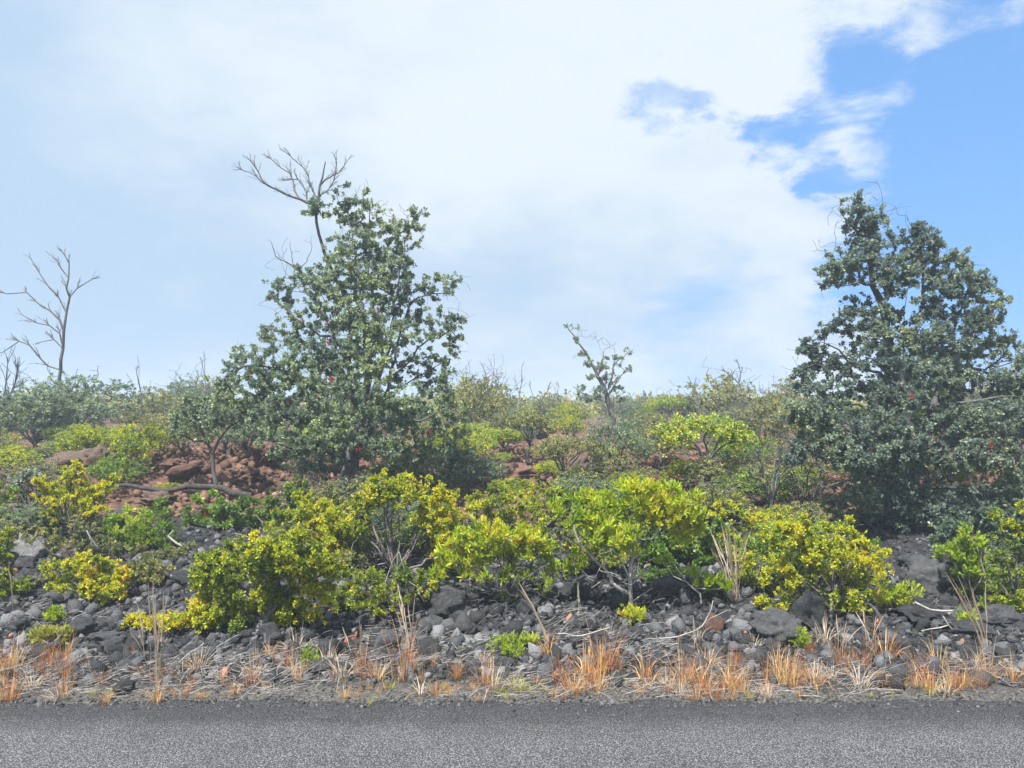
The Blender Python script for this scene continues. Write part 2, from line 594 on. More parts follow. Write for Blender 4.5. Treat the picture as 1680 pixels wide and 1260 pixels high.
def scatter_stones(name, label, cat, xy, sizes, tints, mat, seed, sink=0.25, parent=None):
    r = np.random.default_rng(seed)
    n = len(xy)
    tv, tf = ICO[1]
    sc = sizes[:, None] * r.uniform(0.6, 1.25, (n, 3)) * np.array([1, 1, 0.75])
    v = tv[None] * (1 + r.uniform(-0.42, 0.42, (n, len(tv), 1)))
    v = np.einsum('nij,nkj->nki', rand_rot(n, r), v * sc[:, None, :])
    z = np.maximum(H(xy[:, 0], xy[:, 1]), np.where(xy[:, 1] < 4.62, .012 - .0012 * (xy[:, 1] - .6) ** 2 - .003, -9)) + sizes * (0.5 - sink)
    v += np.stack((xy[:, 0], xy[:, 1], z), -1)[:, None, :]
    f = tf[None] + (np.arange(n) * len(tv))[:, None, None]
    me = make_mesh(name, v.reshape(-1, 3), [f.reshape(-1, 3)], mat, np.repeat(tints, len(tf)))
    return tag(link(name, me), label, cat, kind='stuff')


def rock_mesh(name, seed, mat, sub=3, cuts=7, rough=0.12, flat=(1, 1, 1), freq=1.6):
    r = np.random.default_rng(seed)
    v, f = ICO[sub]
    v = v.copy()
    for _ in range(cuts):
        nrm = norm(r.normal(size=3))
        d = r.uniform(0.50, 0.85)
        over = v @ nrm - d
        v -= np.maximum(over, 0)[:, None] * nrm * 0.93
    off = Vector(r.uniform(-50, 50, 3))
    disp = np.array([mnoise.fractal(Vector(c) * freq + off, 0.9, 2.1, 5) + 1.2 * abs(mnoise.noise(Vector(c) * freq * .8 - off)) - .4 * abs(mnoise.noise(Vector(c) * freq * 3.1 + off)) for c in v])
    v = v * (1 + rough * disp[:, None])
    v = v * np.array(flat)
    return make_mesh(name, v, [f], mat)


def rubble():
    r = np.random.default_rng(101)
    # dark bank rubble
    n = 16500
    y = 4.8 + 3.8 * r.beta(1.1, 1.9, n)
    x = r.uniform(-1, 1, n) * (y * 0.70 + 1.3)
    s = np.clip(np.exp(r.normal(-3.95, 0.58, n)), 0.007, 0.07)
    keep = r.random(n) < np.clip((y - 4.75) * 3.0, 0.06, 1)
    xy = np.stack((x, y), 1)[keep]
    t = np.clip(r.normal(0.48, 0.34, keep.sum()), 0, 1.1)
    t[r.random(len(t)) < 0.006] = 1.6
    scatter_stones('lava_rubble', 'loose black lava rubble covering the bank beside the road', 'rubble', xy, s[keep], t, M['lava'], 1)
    # shoulder gravel
    n = 5000
    y = 4.5 + .6 * r.random(n) ** 1.3
    x = r.uniform(-1, 1, n) * (y * 0.70 + 1.2)
    s = np.clip(np.exp(r.normal(-4.95, 0.35, n)), 0.004, 0.018)
    y = np.where(r.random(n) < .13, 4.60 - .30 * r.random(n) ** 2.2, y)
    keep = y > 4.3
    scatter_stones('shoulder_gravel', 'fine grey gravel on the road shoulder', 'gravel', np.stack((x, y), 1)[keep], s[keep],
                   np.clip(r.normal(0.55, 0.25, keep.sum()), 0, 0.95), M['lava'], 2, sink=0.2)
    # red rubble behind
    n = 11000
    y = 8.4 + 11 * r.beta(1.0, 2.0, n)
    x = r.uniform(-1, 1, n) * (y * 0.72 + 1.2)
    s = np.clip(np.exp(r.normal(-3.3, 0.5, n)), 0.015, 0.14)
    keep = fbm(x * 0.8, y * 0.8, 77, 3) > 0.44
    scatter_stones('red_rubble', 'red-brown lava rubble on the plain behind the shrubs', 'rubble', np.stack((x, y), 1)[keep], s[keep],
                   np.clip(r.normal(0.5, 0.2, keep.sum()), 0, 1), M['red_gravel'], 3)


rubble()

ROCKS = [rock_mesh('lava_rock', 300 + i, M['lava_obj'], 3, 13 + i % 5, 0.26, (1, random.uniform(.7, 1), random.uniform(.6, .85))) for i in range(10)]
RED_ROCKS = [rock_mesh('red_lava_rock', 340 + i, M['lava_red'], 3, 9, 0.40, (1, random.uniform(.7, 1), random.uniform(.45, .7)), 2.6) for i in range(6)]


def place_rocks():
    r = random.Random(5)
    # countable lava rocks on the bank
    for i in range(190):
        y = 5.0 + 2.6 * r.betavariate(1.2, 2.0)
        x = r.uniform(-1, 1) * (y * 0.68 + 1.0)
        s = min(0.13, max(0.045, r.lognormvariate(-2.7, 0.32)))
        o = link('lava_rock', ROCKS[r.randrange(10)], loc=(x, y, Hf(x, y) + s * 0.22))
        o.scale = (s, s, s)
        o.rotation_euler = (r.uniform(-.4, .4), r.uniform(-.4, .4), r.uniform(0, 6.28))
        tag(o, 'fist-sized black lava rock among the rubble of the roadside bank', 'rock', 'lava rocks strewn over the roadside bank')
    for i in range(70):
        y = 8.8 + 9 * r.betavariate(1, 1.8)
        x = r.uniform(-1, 1) * (y * 0.68 + 0.3)
        s = r.uniform(0.07, 0.20)
        o = link('red_lava_rock', RED_ROCKS[r.randrange(6)], loc=(x, y, Hf(x, y) + s * 0.1))
        o.scale = (s * 1.2, s, s)
        o.rotation_euler = (r.uniform(-.3, .3), r.uniform(-.3, .3), r.uniform(0, 6.28))
        tag(o, 'red-brown lava rock on the plain between the shrubs', 'rock', 'red lava rocks on the plain')


place_rocks()


def boulder(u, v, wpx, hpx, label, seed, mat='lava_obj', sub=4, rough=0.12, rz=0.0, depth=1.0, name='boulder', tilt=0.0, Y=None):
    b = ground_hit(u, v) if Y is None else P(u, v, Y)
    Y = b[1]
    w, h = wpx * Y / F / 2, hpx * Y / F / 2
    red = mat in ('lava_red', 'lava_brown')
    me = rock_mesh(name, seed, M[mat], sub, 14 if red else 12, rough * 1.7 if red else rough * 1.3 + .12, (1, 1, 1), 2.9 if red else 2.6)
    o = link(name, me, loc=(b[0], b[1] + w * depth * 0.7, b[2] + h * 0.72))
    o.scale = (w * 1.12, w * depth, h * 1.12)
    o.rotation_euler = (0, tilt, rz)
    return tag(o, label, 'rock')


boulder(722, 1022, 96, 62, 'largest black lava boulder, flat topped, beside the grey-twigged lime shrub', 401, rz=0.2, tilt=0.12)
boulder(1330, 1038, 66, 62, 'rounded black boulder against the yellow shrub on the right', 402, tilt=0.2)
boulder(1288, 1056, 76, 52, 'blocky grey lava boulder in front of the rounded black one', 403, rz=0.4)
boulder(1546, 985, 100, 66, 'wide rough lava boulder behind the forked grey branch at the right', 404, rough=0.2)
boulder(1525, 948, 60, 38, 'grey boulder upslope under the right tree', 405)
boulder(1600, 1050, 70, 30, 'low lava boulder near the right edge above the dry grass', 406, rough=0.2)
boulder(1535, 1030, 80, 34, 'dark boulder with a grey root lying across its top', 407, rough=0.2)
boulder(1655, 1035, 60, 40, 'lava boulder at the right edge below the green shrub', 408)
boulder(36, 922, 58, 40, 'pale lichen-grey boulder at the left edge', 409, 'pale_rock')
boulder(95, 785, 92, 52, 'rounded brown lava boulder on the red mound at the left', 410, 'lava_brown', rough=0.2)
boulder(160, 775, 62, 46, 'dark brown lava boulder beside the yellow shrubs on the red mound', 411, 'lava_brown', rough=0.2)
boulder(20, 830, 80, 55, 'dark lava boulder at the left edge below the red mound', 412, 'lava_brown', rough=0.2)
boulder(202, 1141, 34, 22, 'single dark stone lying on the shoulder gravel at the left', 413, name='stone', sub=3)
boulder(190, 870, 60, 40, 'black lava boulder under the sparse yellow shrub', 414, rough=0.2)
boulder(120, 1050, 52, 36, 'dark lava block in the rubble at the lower left', 415)
boulder(165, 1072, 60, 36, 'angular black block lowest in the rubble at the left', 416)
boulder(1175, 1040, 40, 36, 'rust-red stone in the black rubble right of centre', 417, 'lava_red', name='stone', sub=3)
boulder(1100, 985, 50, 36, 'black rock behind the pale forked branch', 418, name='stone', sub=3)
boulder(960, 985, 54, 40, 'black rock left of the white-stemmed shrub', 419, name='stone', sub=3)
boulder(530, 1108, 44, 24, 'dark stone at the foot of the bank left of centre', 420, name='stone', sub=3)
boulder(760, 1045, 40, 36, 'lumpy black rock below the largest boulder', 421, name='stone', sub=3)
boulder(320, 960, 74, 34, 'smooth grey slab of lava beside the big yellow-green shrub', 422)
boulder(945, 775, 46, 34, 'grey-red domed outcrop in the middle distance', 423, 'lava_brown', rough=0.2)
boulder(1330, 765, 40, 30, 'red domed outcrop left of the right tree', 424, 'lava_red', rough=0.15)
boulder(1195, 835, 120, 36, 'long flat red lava slab right of centre', 425, 'lava_red', rough=0.22)
boulder(1250, 805, 90, 40, 'red lava slab below the bare grey shrub', 426, 'lava_red', rough=0.22)
boulder(820, 800, 110, 36, 'red lava ledge right of the left tree', 427, 'lava_red', rough=0.25)
boulder(390, 795, 66, 30, 'lumpy red lava outcrop left of the left tree', 428, 'lava_red', rough=0.3)
boulder(290, 775, 56, 24, 'red lava ridge behind the fallen log', 429, 'lava_red', rough=0.3)
boulder(250, 835, 60, 26, 'brown lava outcrop in front of the fallen log', 430, 'lava_brown', rough=0.3)
boulder(880, 720, 60, 24, 'small red outcrop far back at the centre', 431, 'lava_red', rough=0.3)
boulder(430, 770, 60, 40, 'ridged red lava heap beside the trunk of the left tree', 432, 'lava_red', rough=0.32)


# ------------------------------------------------------------------ plants: growth, tubes, leaves
class Wood:
    def __init__(self, r):
        self.pos = np.zeros((60000, 3))
        self.par = np.full(60000, -1)
        self.rmin = np.zeros(60000)
        self.n = 0
        self.r = r
        self.tips = []

    def add(self, p, par, rm=0.0):
        i = self.n
        self.pos[i] = p
        self.par[i] = par
        self.rmin[i] = rm
        self.n += 1
        return i

    def near(self, p):
        return int(np.argmin(((self.pos[:self.n] - p) ** 2).sum(1)))

    thin = 1.0

    def limb(self, pts, r0, r1, seg=0.12, wig=0.12, root=False):
        r0, r1 = r0 * self.thin, r1 * self.thin
        """a given limb: points in space, radius tapering r0 -> r1; joins the nearest wood"""
        pts = [np.asarray(p, float) for p in pts]
        if root or self.n == 0:
            cur = self.add(pts[0], -1, r0)
        else:
            cur = self.near(pts[0])
        # Catmull-Rom through the points
        q = [2 * pts[0] - pts[1]] + pts + [2 * pts[-1] - pts[-2]]
        samples = []
        for i in range(len(pts) - 1):
            p0, p1, p2, p3 = q[i:i + 4]
            m = max(1, int(np.linalg.norm(p2 - p1) / seg))
            for k in range(1, m + 1):
                t = k / m
                samples.append(0.5 * (2 * p1 + (p2 - p0) * t + (2 * p0 - 5 * p1 + 4 * p2 - p3) * t * t + (3 * p1 - p0 - 3 * p2 + p3) * t ** 3))
        for k, s in enumerate(samples):
            t = (k + 1) / len(samples)
            rr = r0 + (r1 - r0) * t
            cur = self.add(s + self.r.normal(size=3) * seg * wig * (1 if k < len(samples) - 1 else 0), cur, rr)
        return cur

    def twig(self, base, tip, seg=0.09, wig=0.16, curve=0.35, rm=0.0):
        b = self.pos[base]
        d = np.linalg.norm(tip - b)
        m = max(2, min(12, int(math.ceil(d / seg))))
        pb = self.par[base]
        dr = norm(b - self.pos[pb]) if pb >= 0 else np.array((0, 0, 1.0))
        ctrl = b + dr * d * curve + np.array((0, 0, 0.06 * d))
        cur = base
        for k in range(1, m + 1):
            t = k / m
            p = (1 - t) ** 2 * b + 2 * t * (1 - t) * ctrl + t * t * tip
            if k < m:
                p = p + self.r.normal(size=3) * d / m * wig
            cur = self.add(p, cur, rm)
        self.tips.append(cur)
        return cur

    def reach(self, tips, down=0.7, path=0.0, **kw):
        if len(tips) == 0:
            return
        d = np.array([((self.pos[:self.n] - t) ** 2).sum(1).min() for t in tips])
        for i in np.argsort(d):
            t = tips[i]
            dd = self.pos[:self.n] - t
            c = np.sqrt((dd ** 2).sum(1)) + down * np.maximum(0, dd[:, 2])
            self.twig(int(np.argmin(c)), t, **kw)

    def spray(self, ids, n, length, fwd=.8, up=.25, jit=.5, level=1):
        ids = np.asarray(ids)
        new = []
        for _ in range(n):
            i = int(ids[self.r.integers(0, len(ids))])
            p = self.par[i]
            if p < 0:
                continue
            dr = norm(self.pos[i] - self.pos[p])
            v = norm(dr * fwd + np.array((0, 0, up)) + norm(self.r.normal(size=3)) * jit)
            a = self.n
            ln = length * self.r.uniform(.35, 1.15)
            self.twig(i, self.pos[i] + v * ln, seg=max(.03, ln / 5), wig=.10, curve=.30)
            new += list(range(a, self.n))
        if level > 1 and new:
            self.spray(new, int(n * 1.3), length * .5, fwd, up, jit, level - 1)

    def radii(self, tip_r=0.0016, ex=2.5):
        n = self.n
        acc = np.zeros(n)
        rad = np.zeros(n)
        par = self.par
        t = tip_r ** ex
        for i in range(n - 1, -1, -1):
            a = acc[i] if acc[i] > 0 else t
            rad[i] = max(a ** (1 / ex), self.rmin[i])
            p = par[i]
            if p >= 0:
                acc[p] += a
        self.rad = rad
        return rad

    def mesh(self, name, mat, origin, maxr=None):
        n = self.n
        pos, par, rad = self.pos[:n] - origin, self.par[:n], self.rad.copy()
        if maxr is not None:
            rad = np.minimum(rad, maxr)
        ch = np.nonzero(par >= 0)[0]
        d = np.zeros((n, 3))
        d[ch] = norm(pos[ch] - pos[par[ch]])
        mc = np.full(n, -1)
        o = ch[np.argsort(rad[ch], kind='stable')]
        mc[par[o]] = o
        has = mc >= 0
        nd = d.copy()
        nd[has] += d[mc[has]]
        nd = norm(nd)
        ref = norm(np.array((0.37, 0.86, 0.35)))
        U = norm(np.cross(nd, ref))
        V = np.cross(nd, U)
        main = mc[par[ch]] == ch
        p = par[ch]
        r_s = np.where(main, np.minimum(rad[p], rad[ch] * 1.7 + 0.002), rad[ch])
        Us = np.where(main[:, None], U[p], U[ch])
        Vs = np.where(main[:, None], V[p], V[ch])
        verts, faces, base = [], [], 0
        rc = rad[ch]
        for lo, hi, K in ((0, 0.006, 3), (0.006, 0.02, 5), (0.02, 9, 9)):
            sel = (rc >= lo) & (rc < hi)
            e = int(sel.sum())
            if not e:
                continue
            a = np.arange(K) * 2 * math.pi / K
            ca, sa = np.cos(a)[None, :, None], np.sin(a)[None, :, None]
            c = ch[sel]
            lump = np.ones((1, K, 1))
            A = pos[p[sel]][:, None] + (Us[sel][:, None] * ca + Vs[sel][:, None] * sa) * r_s[sel][:, None, None] * lump
            B = pos[c][:, None] + (U[c][:, None] * ca + V[c][:, None] * sa) * rad[c][:, None, None] * lump
            v = np.concatenate((A, B), 1)
            i0 = base + (np.arange(e) * 2 * K)[:, None]
            k = np.arange(K)[None]
            k2 = (k + 1) % K
            f = np.stack((i0 + k, i0 + k2, i0 + K + k2, i0 + K + k), -1).reshape(-1, 4)
            verts.append(v.reshape(-1, 3))
            faces.append(f)
            base += e * 2 * K
        return make_mesh(name, np.concatenate(verts), faces, mat, smooth=True)


def leaf_geometry(pos, axis, n_leaf, L, W, spread, r, tint, hexa=True, jit=0.25, cup=0.25):
    """rosettes: leaves round an axis. returns verts, faces, tints"""
    n = len(pos)
    ref = norm(r.normal(size=(n, 3)))
    U = norm(np.cross(axis, ref))
    V = np.cross(axis, U)
    k = np.arange(n_leaf)
    a = k[None] * 2.399963 + r.uniform(0, 6.28, (n, 1)) + r.normal(size=(n, n_leaf)) * 0.25
    sp = (spread[0] + (spread[1] - spread[0]) * (k / max(1, n_leaf - 1)))[None] * (1 + r.normal(size=(n, n_leaf)) * jit)
    rad = U[:, None] * np.cos(a)[..., None] + V[:, None] * np.sin(a)[..., None]
    dl = norm(axis[:, None] * np.cos(sp)[..., None] + rad * np.sin(sp)[..., None])
    nl = norm(axis[:, None] * np.sin(sp)[..., None] - rad * np.cos(sp)[..., None])
    nl = norm(nl + r.normal(size=nl.shape) * 0.22)
    sl = np.cross(dl, nl)
    ll = L * (1 + r.normal(size=(n, n_leaf, 1)) * 0.22)
    ww = W * (1 + r.normal(size=(n, n_leaf, 1)) * 0.2) * 0.5
    b = pos[:, None] + dl * ll * 0.12 - axis[:, None] * (k[None, :, None] / n_leaf) * L * 0.5
    if hexa:
        q = [b, b + dl * ll * .32 + sl * ww * .9 + nl * ww * cup, b + dl * ll * .72 + sl * ww * .85 + nl * ww * cup,
             b + dl * ll, b + dl * ll * .72 - sl * ww * .85 + nl * ww * cup, b + dl * ll * .32 - sl * ww * .9 + nl * ww * cup]
        v = np.stack(q, 2).reshape(-1, 3)
        m = n * n_leaf
        i = (np.arange(m) * 6)[:, None]
        f = np.concatenate((i + np.array([[0, 1, 2, 3]]), i + np.array([[0, 3, 4, 5]])), 0)
        t2 = 2
    else:
        q = [b, b + dl * ll * .55 + sl * ww + nl * ww * cup, b + dl * ll, b + dl * ll * .55 - sl * ww + nl * ww * cup]
        v = np.stack(q, 2).reshape(-1, 3)
        m = n * n_leaf
        f = (np.arange(m) * 4)[:, None] + np.array([[0, 1, 2, 3]])
        t2 = 1
    t = np.clip(tint[:, None] + r.normal(size=(n, n_leaf)) * 0.13, 0, 1).reshape(-1)
    return v, f, np.tile(t, t2)


def vn3(p, s, seed):
    return (vnoise(p[:, 0] * s + p[:, 2] * s * 0.7, p[:, 1] * s - p[:, 2] * s * 0.6, seed)
            + vnoise(p[:, 0] * s * 1.3 - 5, p[:, 2] * s * 1.3 + 9, seed + 1)) * 0.5


LEAF = {  # n leaves, length, width, spread(min,max), hexagonal, extra rosettes back along the twig
    'ohia': dict(n=9, L=.032, W=.024, spread=(.35, 1.75), hexa=False, back=2, up=.5),
    'dome': dict(n=10, L=.0225, W=.0125, spread=(.2, 1.5), hexa=False, back=2, up=.6, keep=.55, old=.17),
    'aalii': dict(n=9, L=.052, W=.015, spread=(.12, .85), hexa=True, back=1, up=.9),
    'grey': dict(n=8, L=.045, W=.026, spread=(.3, 1.5), hexa=False, back=1, up=.5),
    'far': dict(n=8, L=.060, W=.036, spread=(.3, 1.6), hexa=False, back=1, up=.5),
}


def foliage_mesh(name, wood, origin, kind, mat, r, tint_mid=0.45, tint_var=0.9, frac=1.0, tscale=3.0, scale=1.0, seed=3, tips=None):
    S = LEAF[kind]
    tips = np.array(wood.tips if tips is None else tips)
    if frac < 1:
        tips = tips[r.random(len(tips)) < frac]
    ids, age = [tips], [np.zeros(len(tips))]
    cur = tips
    for b in range(S['back']):
        cur = wood.par[cur]
        cur = np.where(cur < 0, 0, cur)
        pick = cur[r.random(len(cur)) < S.get('keep', .7)]
        ids.append(pick)
        age.append(np.full(len(pick), b + 1.0))
    ids, age = np.concatenate(ids), np.concatenate(age)
    ok = wood.rad[ids] < 0.012
    ids, age = ids[ok], age[ok]
    pos = wood.pos[ids]
    ax = norm(pos - wood.pos[wood.par[ids]])
    ax = norm(ax + np.array((0, 0, S['up'])) + r.normal(size=ax.shape) * 0.3)
    pos = pos + r.normal(size=pos.shape) * S['L'] * 0.25
    t = tint_mid + (vn3(pos, tscale, seed) - 0.5) * tint_var + r.normal(size=len(pos)) * 0.10 - age * S.get('old', .05)
    v, f, tt = leaf_geometry(pos - origin, ax, S['n'], S['L'] * scale, S['W'] * scale, S['spread'], r, t, S['hexa'])
    return make_mesh(name, v, [f], mat, tt)


def clump_tips(clumps, Y, r, dens, depth=0.8, shell=0.30, floor=0.04, dspread=0.5, sub=None, grow=1.0):
    """clumps in photograph pixels (u, v, rx, ry[, dY]) at distance Y -> points spread through volumes"""
    out = []
    for c in clumps:
        u, v, rx, ry = c[:4]
        rx, ry = rx * grow, ry * grow
        s = Y / F
        dy = c[4] if len(c) > 4 else r.normal() * dspread * rx * s
        n = max(3, int(dens * rx * ry / 100))
        g = norm(r.normal(size=(n, 3))) * (r.random((n, 1)) ** shell)
        g *= np.where(r.random((n, 1)) < .22, r.uniform(1.0, 1.45, (n, 1)), 1.0)
        cen = P(u, v, Y + dy)
        cs = (Y + dy) / F
        box = np.array((rx * cs, (rx + ry) * 0.5 * cs * depth, ry * cs))
        if sub:
            m = max(2, int(round(n / sub[0])))
            q = norm(r.normal(size=(m, 3))) * (r.random((m, 1)) ** shell)
            k = r.integers(0, m, n)
            g2 = q[k] * box + norm(r.normal(size=(n, 3))) * (r.random((n, 1)) ** .4) * sub[1] * r.uniform(.6, 1.35, (m, 1))[k] * np.array((1, 1, .75))
            loose = r.random((n, 1)) < .15
            out.append(cen + np.where(loose, g * box, g2))
        else:
            out.append(cen + g * box)
    t = np.concatenate(out)
    t[:, 2] = np.maximum(t[:, 2], H(t[:, 0], t[:, 1]) + floor + r.random(len(t)) * 0.05)
    return t


def root_at(name, label, cat, base, group=None):
    o = bpy.data.objects.new(name, None)
    o.empty_display_size = 0.2
    COL.objects.link(o)
    o.location = [float(c) for c in base]
    return tag(o, label, cat, group)


def pl(Y, pts):
    """polyline from pixel points (u, v[, dY])"""
    return [P(q[0], q[1], Y + (q[2] if len(q) > 2 else 0)) for q in pts]


def blossom_mesh():
    r = np.random.default_rng(9)
    n = 46
    d = norm(r.normal(size=(n, 3)) + np.array((0, 0, .35)))
    s = norm(np.cross(d, r.normal(size=(n, 3))))
    L = r.uniform(.028, .042, (n, 1))
    v = np.stack((-s * .0012 + d * .003, s * .0012 + d * .003, d * L + s * .003, d * L - s * .003), 1).reshape(-1, 3)
    f = (np.arange(n) * 4)[:, None] + np.array([[0, 1, 2, 3]])
    return make_mesh('blossom', v, [f], M['blossom'], r.random(n))


BLOSSOM = blossom_mesh()


def add_blossoms(root, wood, base, spots, scale=1.0):
    tips = np.array(wood.tips)
    pr = project(wood.pos[tips])
    for (u, v) in spots:
        d = np.hypot(pr[:, 0] - u, pr[:, 1] - v) + (wood.pos[tips][:, 1] - base[1]) * 6
        i = tips[int(np.argmin(d))]
        o = link('blossom', BLOSSOM, root, wood.pos[i] + np.array((0, -.02, .03)) - base)
        o.scale = (scale,) * 3


# ------------------------------------------------------------------ the two large trees
def left_tree():
    r = np.random.default_rng(21)
    Y = 10.0
    b = ground_hit(568, 815)
    Y = b[1]
    w = Wood(r)
    w.thin = .46
    b0 = b - np.array((0, 0, .12))
    w.limb([b0] + pl(Y, [(572, 780), (582, 740), (592, 690), (600, 640), (606, 590), (600, 545), (584, 494)]), .24, .03, root=True, wig=.06)
    w.limb(pl(Y, [(575, 770), (560, 735), (545, 700, -.3), (530, 660, -.5), (500, 625, -.7), (455, 605, -.8), (400, 600, -.8), (370, 618, -.8)]), .09, .015)
    w.limb(pl(Y, [(592, 690), (578, 640, .1), (572, 590, .1), (577, 540, .1), (568, 490, .1), (545, 445, .1), (530, 410, .1), (522, 383, .1), (518, 350, .1), (522, 327, .1)]), .075, .038, wig=.05)
    w.limb(pl(Y, [(595, 680), (615, 640, .3), (628, 590, .3), (622, 540, .2), (612, 490, .2), (606, 440, .2), (611, 390, .1), (606, 345)]), .07, .012)
    w.limb(pl(Y, [(580, 750), (606, 715, -.3), (628, 670, -.2), (640, 620, .1), (652, 560, .2), (665, 520), (690, 490), (731, 480), (754, 459)]), .075, .01)
    w.limb(pl(Y, [(597, 670), (603, 600, -.3), (598, 540, -.3), (588, 470, -.3), (578, 400, -.2), (570, 345, -.1)]), .055, .01)
    w.limb(pl(Y, [(592, 690), (566, 630, -.5), (548, 570, -.5), (532, 520, -.4), (512, 470, -.3)]), .05, .01)
    w.limb(pl(Y, [(605, 660), (632, 590, .6), (645, 520, .6), (655, 460, .5), (664, 400, .4)]), .05, .01)
    w.limb(pl(Y, [(588, 710), (556, 650, .5), (535, 600, .6), (508, 560, .6)]), .05, .01)
    w.limb(pl(Y, [(613, 480, .2), (628, 420), (645, 394), (668, 375), (690, 350)]), .035, .008)
    w.limb(pl(Y, [(640, 620, .1), (672, 590, .3), (702, 560, .3), (735, 545, .2), (756, 525, .2)]), .03, .006)
    w.limb(pl(Y, [(636, 640, .1), (665, 630, .6), (700, 610, .7), (735, 590, .7)]), .03, .006)
    w.limb(pl(Y, [(600, 600), (555, 560, -.2), (510, 540, -.4), (470, 510, -.3), (445, 485, -.3)]), .035, .007)
    w.limb(pl(Y, [(577, 540, .1), (540, 500, .3), (500, 465, .4), (462, 455, .4)]), .03, .006)
    w.limb(pl(Y, [(606, 590), (585, 560, .8), (560, 520, 1.0), (540, 480, .9)]), .03, .006)
    w.limb(pl(Y, [(600, 640), (560, 640, .8), (500, 650, 1.1), (440, 655, 1.2)]), .04, .008)
    w.limb(pl(Y, [(590, 700), (640, 690, -.6), (690, 690, -.8), (730, 670, -.7)]), .045, .008)
    w.limb(pl(Y, [(580, 750), (640, 740, -.2), (700, 750, .1), (750, 760, .2)]), .04, .008)
    w.limb(pl(Y, [(576, 765), (530, 740, -.8), (490, 740, -1.0), (460, 730, -1.0)]), .045, .008)
    clumps = [
        (530, 338, 26, 20, 0), (510, 345, 18, 14, 0), (572, 330, 28, 26), (598, 316, 14, 16), (600, 370, 42, 34), (640, 370, 18, 26), (615, 425, 48, 40), (686, 356, 20, 22),
        (668, 385, 28, 24), (560, 428, 22, 18), (645, 420, 28, 26), (505, 452, 42, 24), (560, 470, 42, 30), (450, 470, 16, 16), (470, 490, 30, 24),
        (620, 480, 48, 38), (690, 476, 36, 20), (742, 466, 15, 20), (715, 470, 20, 18), (490, 545, 56, 36), (560, 540, 48, 36), (630, 545, 48, 36), (690, 545, 40, 26),
        (738, 535, 24, 26), (745, 565, 16, 22), (440, 555, 26, 22), (405, 590, 34, 26), (370, 622, 28, 24), (430, 610, 56, 40, -.9), (490, 600, 60, 44, -.8), (550, 600, 46, 40, -.6),
        (395, 655, 50, 34, -.5), (470, 660, 64, 46, -1.0), (540, 660, 56, 46, -1.0), (650, 600, 40, 36, .6), (705, 605, 36, 34, .5), (730, 620, 24, 36), (620, 665, 40, 40, -.8),
        (680, 670, 54, 46, -.6), (735, 670, 36, 44), (480, 715, 56, 40, -1.1), (545, 715, 52, 40, -1.2), (500, 760, 44, 32, -.9), (620, 725, 50, 34, -.9), (690, 730, 56, 42, -.3),
        (745, 730, 36, 46), (660, 770, 44, 28, .3), (715, 780, 48, 34, .2), (765, 775, 28, 34, .2), (420, 690, 40, 28, .6), (350, 655, 22, 20), (590, 640, 50, 46, 1.0), (520, 640, 60, 50, 1.0),
        (560, 740, 50, 40, 1.0), (640, 690, 60, 50, 1.0), (555, 400, 26, 26), (585, 395, 30, 26, -.2), (575, 360, 26, 22), (640, 452, 34, 28), (590, 515, 46, 34, -.4), (530, 500, 40, 30, -.3), (548, 440, 26, 22, -.3), (520, 470, 30, 22, -.3), (660, 430, 26, 24), (660, 510, 34, 28), (600, 450, 34, 28, -.3), (580, 480, 34, 26, .5), (610, 570, 50, 36, -.5), (700, 520, 30, 22), (560, 580, 44, 34, -.6), (600, 610, 46, 34, -.7)]
    tips = clump_tips(clumps, Y, r, 5.6, 0.75, 0.50, dspread=.45, sub=(3, .05), grow=1.10)
    w.reach(tips, seg=.10, wig=.15)
    live = list(w.tips)
    # bare twig ends sticking out of the crown
    bare = []
    for (u, v) in ((632, 330), (650, 345), (696, 345), (700, 395), (765, 470), (768, 520), (735, 500), (720, 510), (600, 310), (455, 410), (670, 345), (760, 560), (440, 500), (480, 440)):
        bare += [P(u + r.normal() * 8, v + r.normal() * 8, Y + r.normal() * .2) for _ in range(4)]
    w.reach(np.array(bare), seg=.08, curve=.12, wig=.09)
    w.spray(range(60, w.n), 1100, .17, up=.1, jit=.7)
    w.radii(.0019, 2.45)
    root = root_at('ohia_tree', 'tall many-stemmed tree left of centre with a dead bare fork at its top', 'tree', b)
    link('trunk', w.mesh('trunk', M['bark'], b), root)
    link('crown', foliage_mesh('crown', w, b, 'ohia', M['ohia'], r, 0.42, 0.8, tips=live, tscale=2.2), root)
    add_blossoms(root, w, b, ((415, 618), (645, 365), (540, 492), (622, 510), (494, 527), (541, 535), (538, 564), (602, 402), (586, 743), (478, 660), (525, 655), (700, 712), (435, 750), (540, 625)), .85)
    # dead fork on top: a part of its own
    d = Wood(r)
    d.thin = .72
    d.limb(pl(Y, [(519, 352, .1), (522, 327, .1), (524, 305, .1), (529, 290, .1), (534, 265, .12)]), .036, .009, seg=.07, root=True, wig=.05)
    d.limb(pl(Y, [(520, 340, .1), (505, 332), (492, 326), (467, 318), (437, 303, -.1), (425, 285, -.1), (414, 268, -.1)]), .026, .007, seg=.07, wig=.08)
    d.limb(pl(Y, [(492, 326), (484, 312, .1), (476, 285, .2), (462, 275, .2), (446, 262, .2)]), .018, .006, seg=.07, wig=.08)
    d.limb(pl(Y, [(522, 327, .1), (508, 303, .2), (503, 282, .25), (490, 268, .3), (478, 258, .3)]), .018, .006, seg=.07, wig=.08)
    d.limb(pl(Y, [(526, 300, .1), (540, 290, 0), (556, 285, -.1), (564, 274, -.1), (577, 254, -.1)]), .016, .005, seg=.07, wig=.08)
    d.limb(pl(Y, [(437, 303, -.1), (420, 290, -.2), (400, 280, -.25)]), .009, .004, seg=.06, wig=.1)
